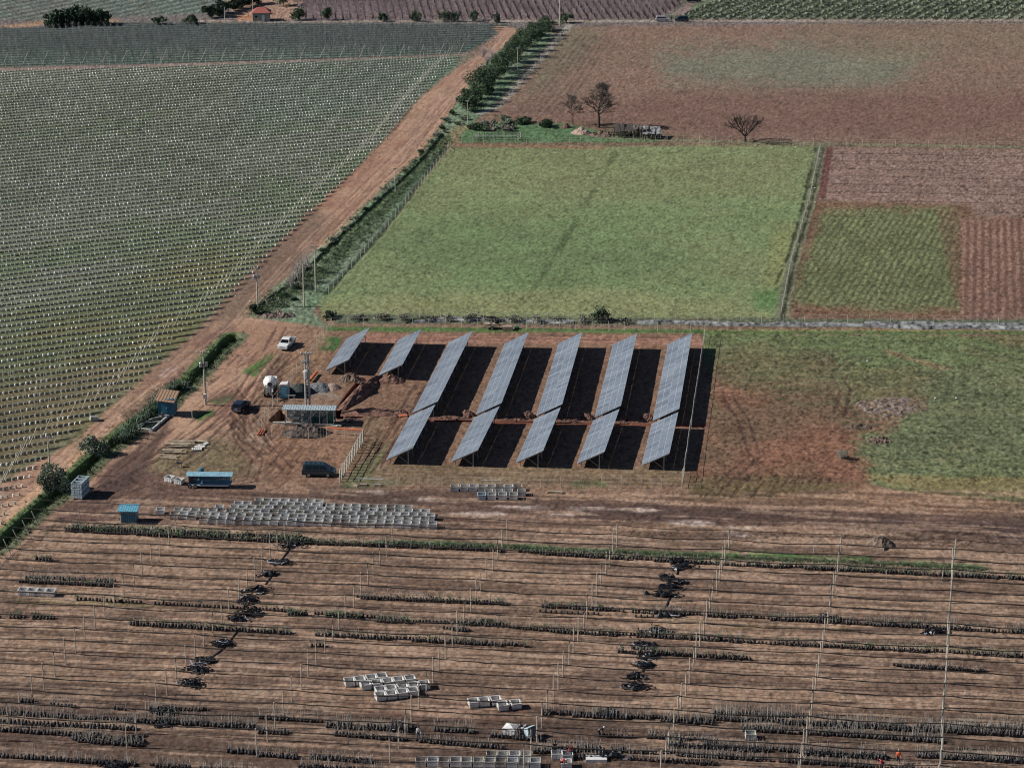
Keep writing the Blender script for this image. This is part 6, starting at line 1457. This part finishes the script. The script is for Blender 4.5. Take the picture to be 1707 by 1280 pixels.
# belt orchard of bare trees behind
def orch_tree(seed, hh, n=14, mats=0):
    rnd = random.Random(seed); m = MB(); m.tube((0, 0, 0), (0, 0, hh * .9), .05, .02, n=3, mi=0, cap=False)
    if mats: m.tube((0, 0, 0), (rnd.uniform(-.2, .2), 0, 1.3), .16, .10, n=4, mi=1, cap=False)
    for k in range(n):
        z = hh * rnd.uniform(.2, .9); a_ = rnd.uniform(0, 6.28); L = rnd.uniform(.4, 1.1) * (1 - z / hh * .4)
        m.tube((0, 0, z), (math.cos(a_) * L, math.sin(a_) * L, z + rnd.uniform(.2, .9)), .028, .012, n=3, mi=0, cap=False)
    return m
def belt(poly_px, rowv, sp, trees, mats, names, labels, grp, cat, nvis=300, zj=0, mixk=None):
    XS, YS, W_ = [], [], []
    for (pa, pb) in rowv:
        for p in poly_pts([pa, pb], sp):
            XS.append(p.x + random.uniform(-.15, .15)); YS.append(p.y + random.uniform(-.2, .2)); W_.append(random.randrange(len(trees)))
    X, Y, Wk = np.array(XS), np.array(YS), np.array(W_); od_ = np.argsort(Y); vis = [i for i in od_ if -5 < P(X[i], Y[i])[0] < 1712 and P(X[i], Y[i])[1] > -2][:nvis]; vset = set(vis)
    mm = [t_.mesh(names[0], mats) for t_ in trees]
    for i in vis:
        o = link(bpy.data.objects.new(names[0], mm[Wk[i]])); o.location = (X[i], Y[i], 0); o.rotation_euler = (0, 0, random.uniform(0, 6.28)); s_ = random.uniform(.85, 1.15); o.scale = (s_, s_, s_); tag(o, labels[0], cat, grp)
    rs = np.array([i for i in range(len(X)) if i not in vset])
    if len(rs):
        me = scatter_mesh(names[1], [tri_proto(t_) for t_ in trees], mats, X[rs], Y[rs], np.zeros(len(rs)), rng.uniform(0, 6.28, len(rs)), rng.uniform(.8, 1.2, len(rs)), Wk[rs])
        tag(link(bpy.data.objects.new(names[1], me)), labels[1], cat + 's', kind='stuff')
    print(names, len(X))
y0w, y1w = G(400, 102).y, G(400, 43).y; rows_ = []
for k in range(int((y1w - y0w) / 3.6)):
    f_ = k * 3.6
    va = P(-100, G(0, 111).y + f_)[1]; pl_ = (-40, va)
    vb0 = 93 + (44 - 93) * min(1, f_ / (y1w - y0w)); ue = 772 + (840 - 772) * min(1, f_ / (y1w - y0w))
    rows_.append(((-40 if f_ < 55 else 70, P(-100, G(0, 112).y + f_)[1]), (ue, P(0, G(ue, 92).y + f_)[1])))
belt(None, rows_, 1.9, [orch_tree(s_, 2.9, 11) for s_ in range(5)], ['twig'], ('bare_orchard_tree', 'bare_orchard_trees'), ('small leafless orchard tree in the front rows of the belt above the left orchard', 'belt of leafless trained orchard trees in close rows'), 'leafless trees in the front rows of the belt', 'tree')
for i in range(24):
    u = 5 + i * 33.0; v = 109 - u * .0215
    m = MB(); m.tube((0, 0, 0), (1.6, .2, 3.4), .07, .06, n=5); solo('leaning_post', m, 'post_pale', '%s pale leaning post from the left before the belt of bare trees' % nth(i + 1), 'post', G(u, v), 0, 'leaning posts in front of the belt orchard')
rows_ = []
for k in range(22):
    v0 = 33 - k * 1.75 if k < 20 else 33 - k * 1.8
    rows_.append(((498 - max(0, k - 16) * 8, v0), (1098 + k * 2.6, v0 - .6)))
belt(None, rows_, 2.3, [orch_tree(20 + s_, 3.6, 26, 1) for s_ in range(5)], ['twig_purple', 'bark'], ('purple_orchard_tree', 'purple_orchard_trees'), ('leafless purplish orchard tree in the front of the far orchard at the top', 'mass of leafless purplish trees in the far orchard'), 'leafless trees in the front of the far orchard', 'tree')
# green rows at the far right: each row of low trees is one hedge-like thing
d0 = G(1330, 34); d1 = G(1402, 0); dd = (d1 - d0).normalized()
for i in range(33):
    b = G(1128 + i * 20.3, 33.0); L = 150; rnd = random.Random(i); m = MB(); t_ = 0
    while t_ < L:
        for q in range(5):
            c = dd * t_ + Vector((rnd.gauss(0, .30), rnd.gauss(0, .30), rnd.uniform(.1, .8))); s_ = rnd.uniform(.25, .45); a_ = Vector((rnd.gauss(0, 1), rnd.gauss(0, 1), rnd.gauss(0, .6))).normalized(); b2 = a_.orthogonal().normalized(); e2 = a_.cross(b2)
            m.add([c - b2 * s_, c - e2 * s_, c + b2 * s_, c + e2 * s_], [(0, 1, 2, 3)], rnd.choice((0, 0, 1)))
        t_ += .8
    solo('orchard_row', m, ['leaf_olive', 'leaf_light'], '%s green tree row from the left in the far right orchard' % nth(i + 1), 'tree row', b, 0, 'green rows of the far right orchard')

# ------------------------------------------------------------------ people
def person(u, v, rz, pose, shirt, trousers, label, hat=None, z=0.0):
    P0 = G(u, v, z)
    st = pose
    hip = Vector((0, 0, .93)); chest = Vector((.02, 0, 1.38)); neck = Vector((.02, 0, 1.5)); head = Vector((.05, 0, 1.64)); crown = Vector((.03, 0, 1.76))
    if st == 'stoop':
        chest = Vector((.34, 0, 1.22)); neck = Vector((.46, 0, 1.26)); head = Vector((.60, 0, 1.26)); crown = Vector((.70, 0, 1.30))
    V = []; E_ = []; RR = []
    def add(p, r, par=None):
        V.append(tuple(p)); RR.append(r); i = len(V) - 1
        if par is not None: E_.append((par, i))
        return i
    a = add(hip, .15); b = add(hip.lerp(chest, .5), .14, a); c = add(chest, .16, b); d = add(neck, .06, c); e = add(head, .10, d); add(crown, .085, e)
    limbs = {'arm': [], 'leg': []}
    for s_ in (-1, 1):
        sh = chest + Vector((0, s_ * .20, .02)); el = sh + Vector((.05, s_ * .05, -.28)); wr = el + Vector((.16, -s_ * .02, -.20))
        if st == 'stoop': el = sh + Vector((.08, s_ * .04, -.27)); wr = el + Vector((.12, 0, -.22))
        if st == 'reach' : el = sh + Vector((.22, s_ * .03, -.14)); wr = el + Vector((.24, 0, .02))
        i1 = add(sh, .065, c); i2 = add(el, .045, i1); i3 = add(wr, .033, i2)
        hd = (wr - el).normalized(); pm_ = wr + hd * .07; i4 = add(pm_, .035, i3)
        for f_ in range(4):
            fo = Vector((0, (f_ - 1.5) * .020, 0)); k1 = pm_ + hd * .04 + fo; k2 = k1 + hd * (.04 + .008 * (1 - abs(f_ - 1.5))) + Vector((0, 0, -.012)); j1 = add(k1, .010, i4); add(k2, .008, j1)
        th_ = pm_ + Vector((0, -s_ * .045, .0)) - hd * .01; j1 = add(th_, .011, i4); add(th_ + hd * .035 + Vector((0, -s_ * .01, 0)), .009, j1)
        hp = hip + Vector((0, s_ * .10, -.06)); kn = Vector((.05 + (.08 if s_ > 0 else 0), s_ * .12, .50)); an = Vector((-.02 + (.12 if s_ > 0 else -.06), s_ * .12, .09)); toe = an + Vector((.17, 0, -.04))
        h1 = add(hp, .10, a); h2 = add(kn, .062, h1); h3 = add(an, .042, h2); add(toe, .035, h3)
        limbs['arm'].append((sh, el, wr)); limbs['leg'].append((hp, kn, an))
    def skin(name, V, E_, RR, k, parent=None, root=0):
        me = bpy.data.meshes.new(name); bm = bmesh.new(); L = bm.verts.layers.skin.verify(); vs = [bm.verts.new(p) for p in V]
        for i, v_ in enumerate(vs): v_[L].radius = (RR[i], RR[i]); v_[L].use_root = (i == root)
        for x, y in E_: bm.edges.new((vs[x], vs[y]))
        bm.to_mesh(me); bm.free(); me.materials.append(M[k]); o = link(bpy.data.objects.new(name, me)); md_ = o.modifiers.new('skin', 'SKIN'); md_.use_smooth_shade = True; sb = o.modifiers.new('sub', 'SUBSURF'); sb.levels = 1; sb.render_levels = 1
        if parent: o.parent = parent
        return o
    body = skin('person', V, E_, RR, 'skin'); body.location = P0; body.rotation_euler = (0, 0, rz); tag(body, label, 'person')
    sv = [hip + Vector((0, 0, .02)), hip.lerp(chest, .5), chest, chest.lerp(neck, .5)]; sr = [.165, .155, .18, .12]; se = [(0, 1), (1, 2), (2, 3)]
    for sh, el, wr in limbs['arm']:
        n_ = len(sv); sv += [sh, el, el.lerp(wr, .9)]; sr += [.085, .062, .05]; se += [(2, n_), (n_, n_ + 1), (n_ + 1, n_ + 2)]
    skin('shirt', sv, se, sr, shirt, body)
    sv = [hip + Vector((0, 0, .03))]; sr = [.17]; se = []
    for hp, kn, an in limbs['leg']:
        n_ = len(sv); sv += [hp, kn, kn.lerp(an, .93)]; sr += [.115, .08, .062]; se += [(0, n_), (n_, n_ + 1), (n_ + 1, n_ + 2)]
    skin('trousers', sv, se, sr, trousers, body)
    # face and hair
    hd_ = (crown - neck).normalized(); fw = Vector((1, 0, 0)) if st != 'stoop' else Vector((.5, 0, -.85)).normalized()
    m = MB()
    for s_ in (-1, 1): c_ = head + fw * .097 + Vector((0, s_ * .035, .01)); m.lathe(c_, [(.004, -.01), (.013, 0), (.004, .01)], 6)
    part('eyes', m, 'cloth_dark', body)
    m = MB(); c_ = head + fw * .105; m.tube(c_ + Vector((0, 0, .01)), c_ + fw * .02 + Vector((0, 0, -.03)), .01, .016, n=5); part('nose', m, 'skin', body)
    m = MB(); c_ = head + fw * .097 + Vector((0, 0, -.055)); m.box(c_, (.01, .05, .012)); part('mouth', m, 'tail_red', body)
    m = MB()
    for s_ in (-1, 1): m.lathe(head + Vector((0, s_ * .105, -.02)), [(.01, -.03), (.022, 0), (.01, .03)], 6)
    part('ears', m, 'skin', body)
    m = MB(); c_ = head + hd_ * .02; m.lathe(c_, [(.112, -.02), (.118, .04), (.095, .11), (.04, .15), (.01, .155)], 12); part('hair' if not hat else 'cap', m, hat or 'bark', body)
    return body
person(464, 662, R(-120), 'stand', 'cloth_orange', 'cloth_jeans', 'worker in an orange vest and pale helmet beside the portable toilet', 'white')
person(455, 668, R(-60), 'reach', 'cloth_dark', 'cloth_dark', 'worker in dark clothes and pale helmet at the mixer chute', 'white')
person(1497, 1272, R(-100), 'stand', 'cloth_orange', 'cloth_dark', 'worker in bright orange red with white cap standing in the right nursery rows', 'white')
person(1471, 1282, R(200), 'stoop', 'cloth_red', 'cloth_dark', 'worker in red stooping at the bottom edge left of the orange one', 'cloth_dark')
person(936, 1280, R(-30), 'stoop', 'cloth_red', 'cloth_dark', 'worker in red stooping over the bins at the bottom edge', 'cloth_white')
person(955, 1262, R(160), 'stoop', 'cloth_red', 'cloth_dark', 'worker in pinkish red bending behind the bottom bins', 'cloth_red')
person(698, 1232, R(-90), 'stand', 'cloth_white', 'cloth_jeans', 'worker in a white shirt standing among the grow bags near the bottom', 'cloth_dark')
person(866, 1226, R(20), 'reach', 'cloth_dark', 'cloth_dark', 'worker in dark clothes beside the tipped grey bin', 'cloth_dark')
person(998, 1228, R(0), 'stoop', 'cloth_dark', 'cloth_dark', 'crouched worker with a white hat in the nursery right of the tipped bin', 'white')
person(1119, 36, R(-60), 'stand', 'cloth_dark', 'cloth_dark', 'person in dark clothes standing between the two vans on the far lane', 'cloth_dark')
person(925, 1258, R(90), 'reach', 'cloth_dark', 'cloth_dark', 'worker in black carrying a board behind the bottom bins', 'cloth_dark')
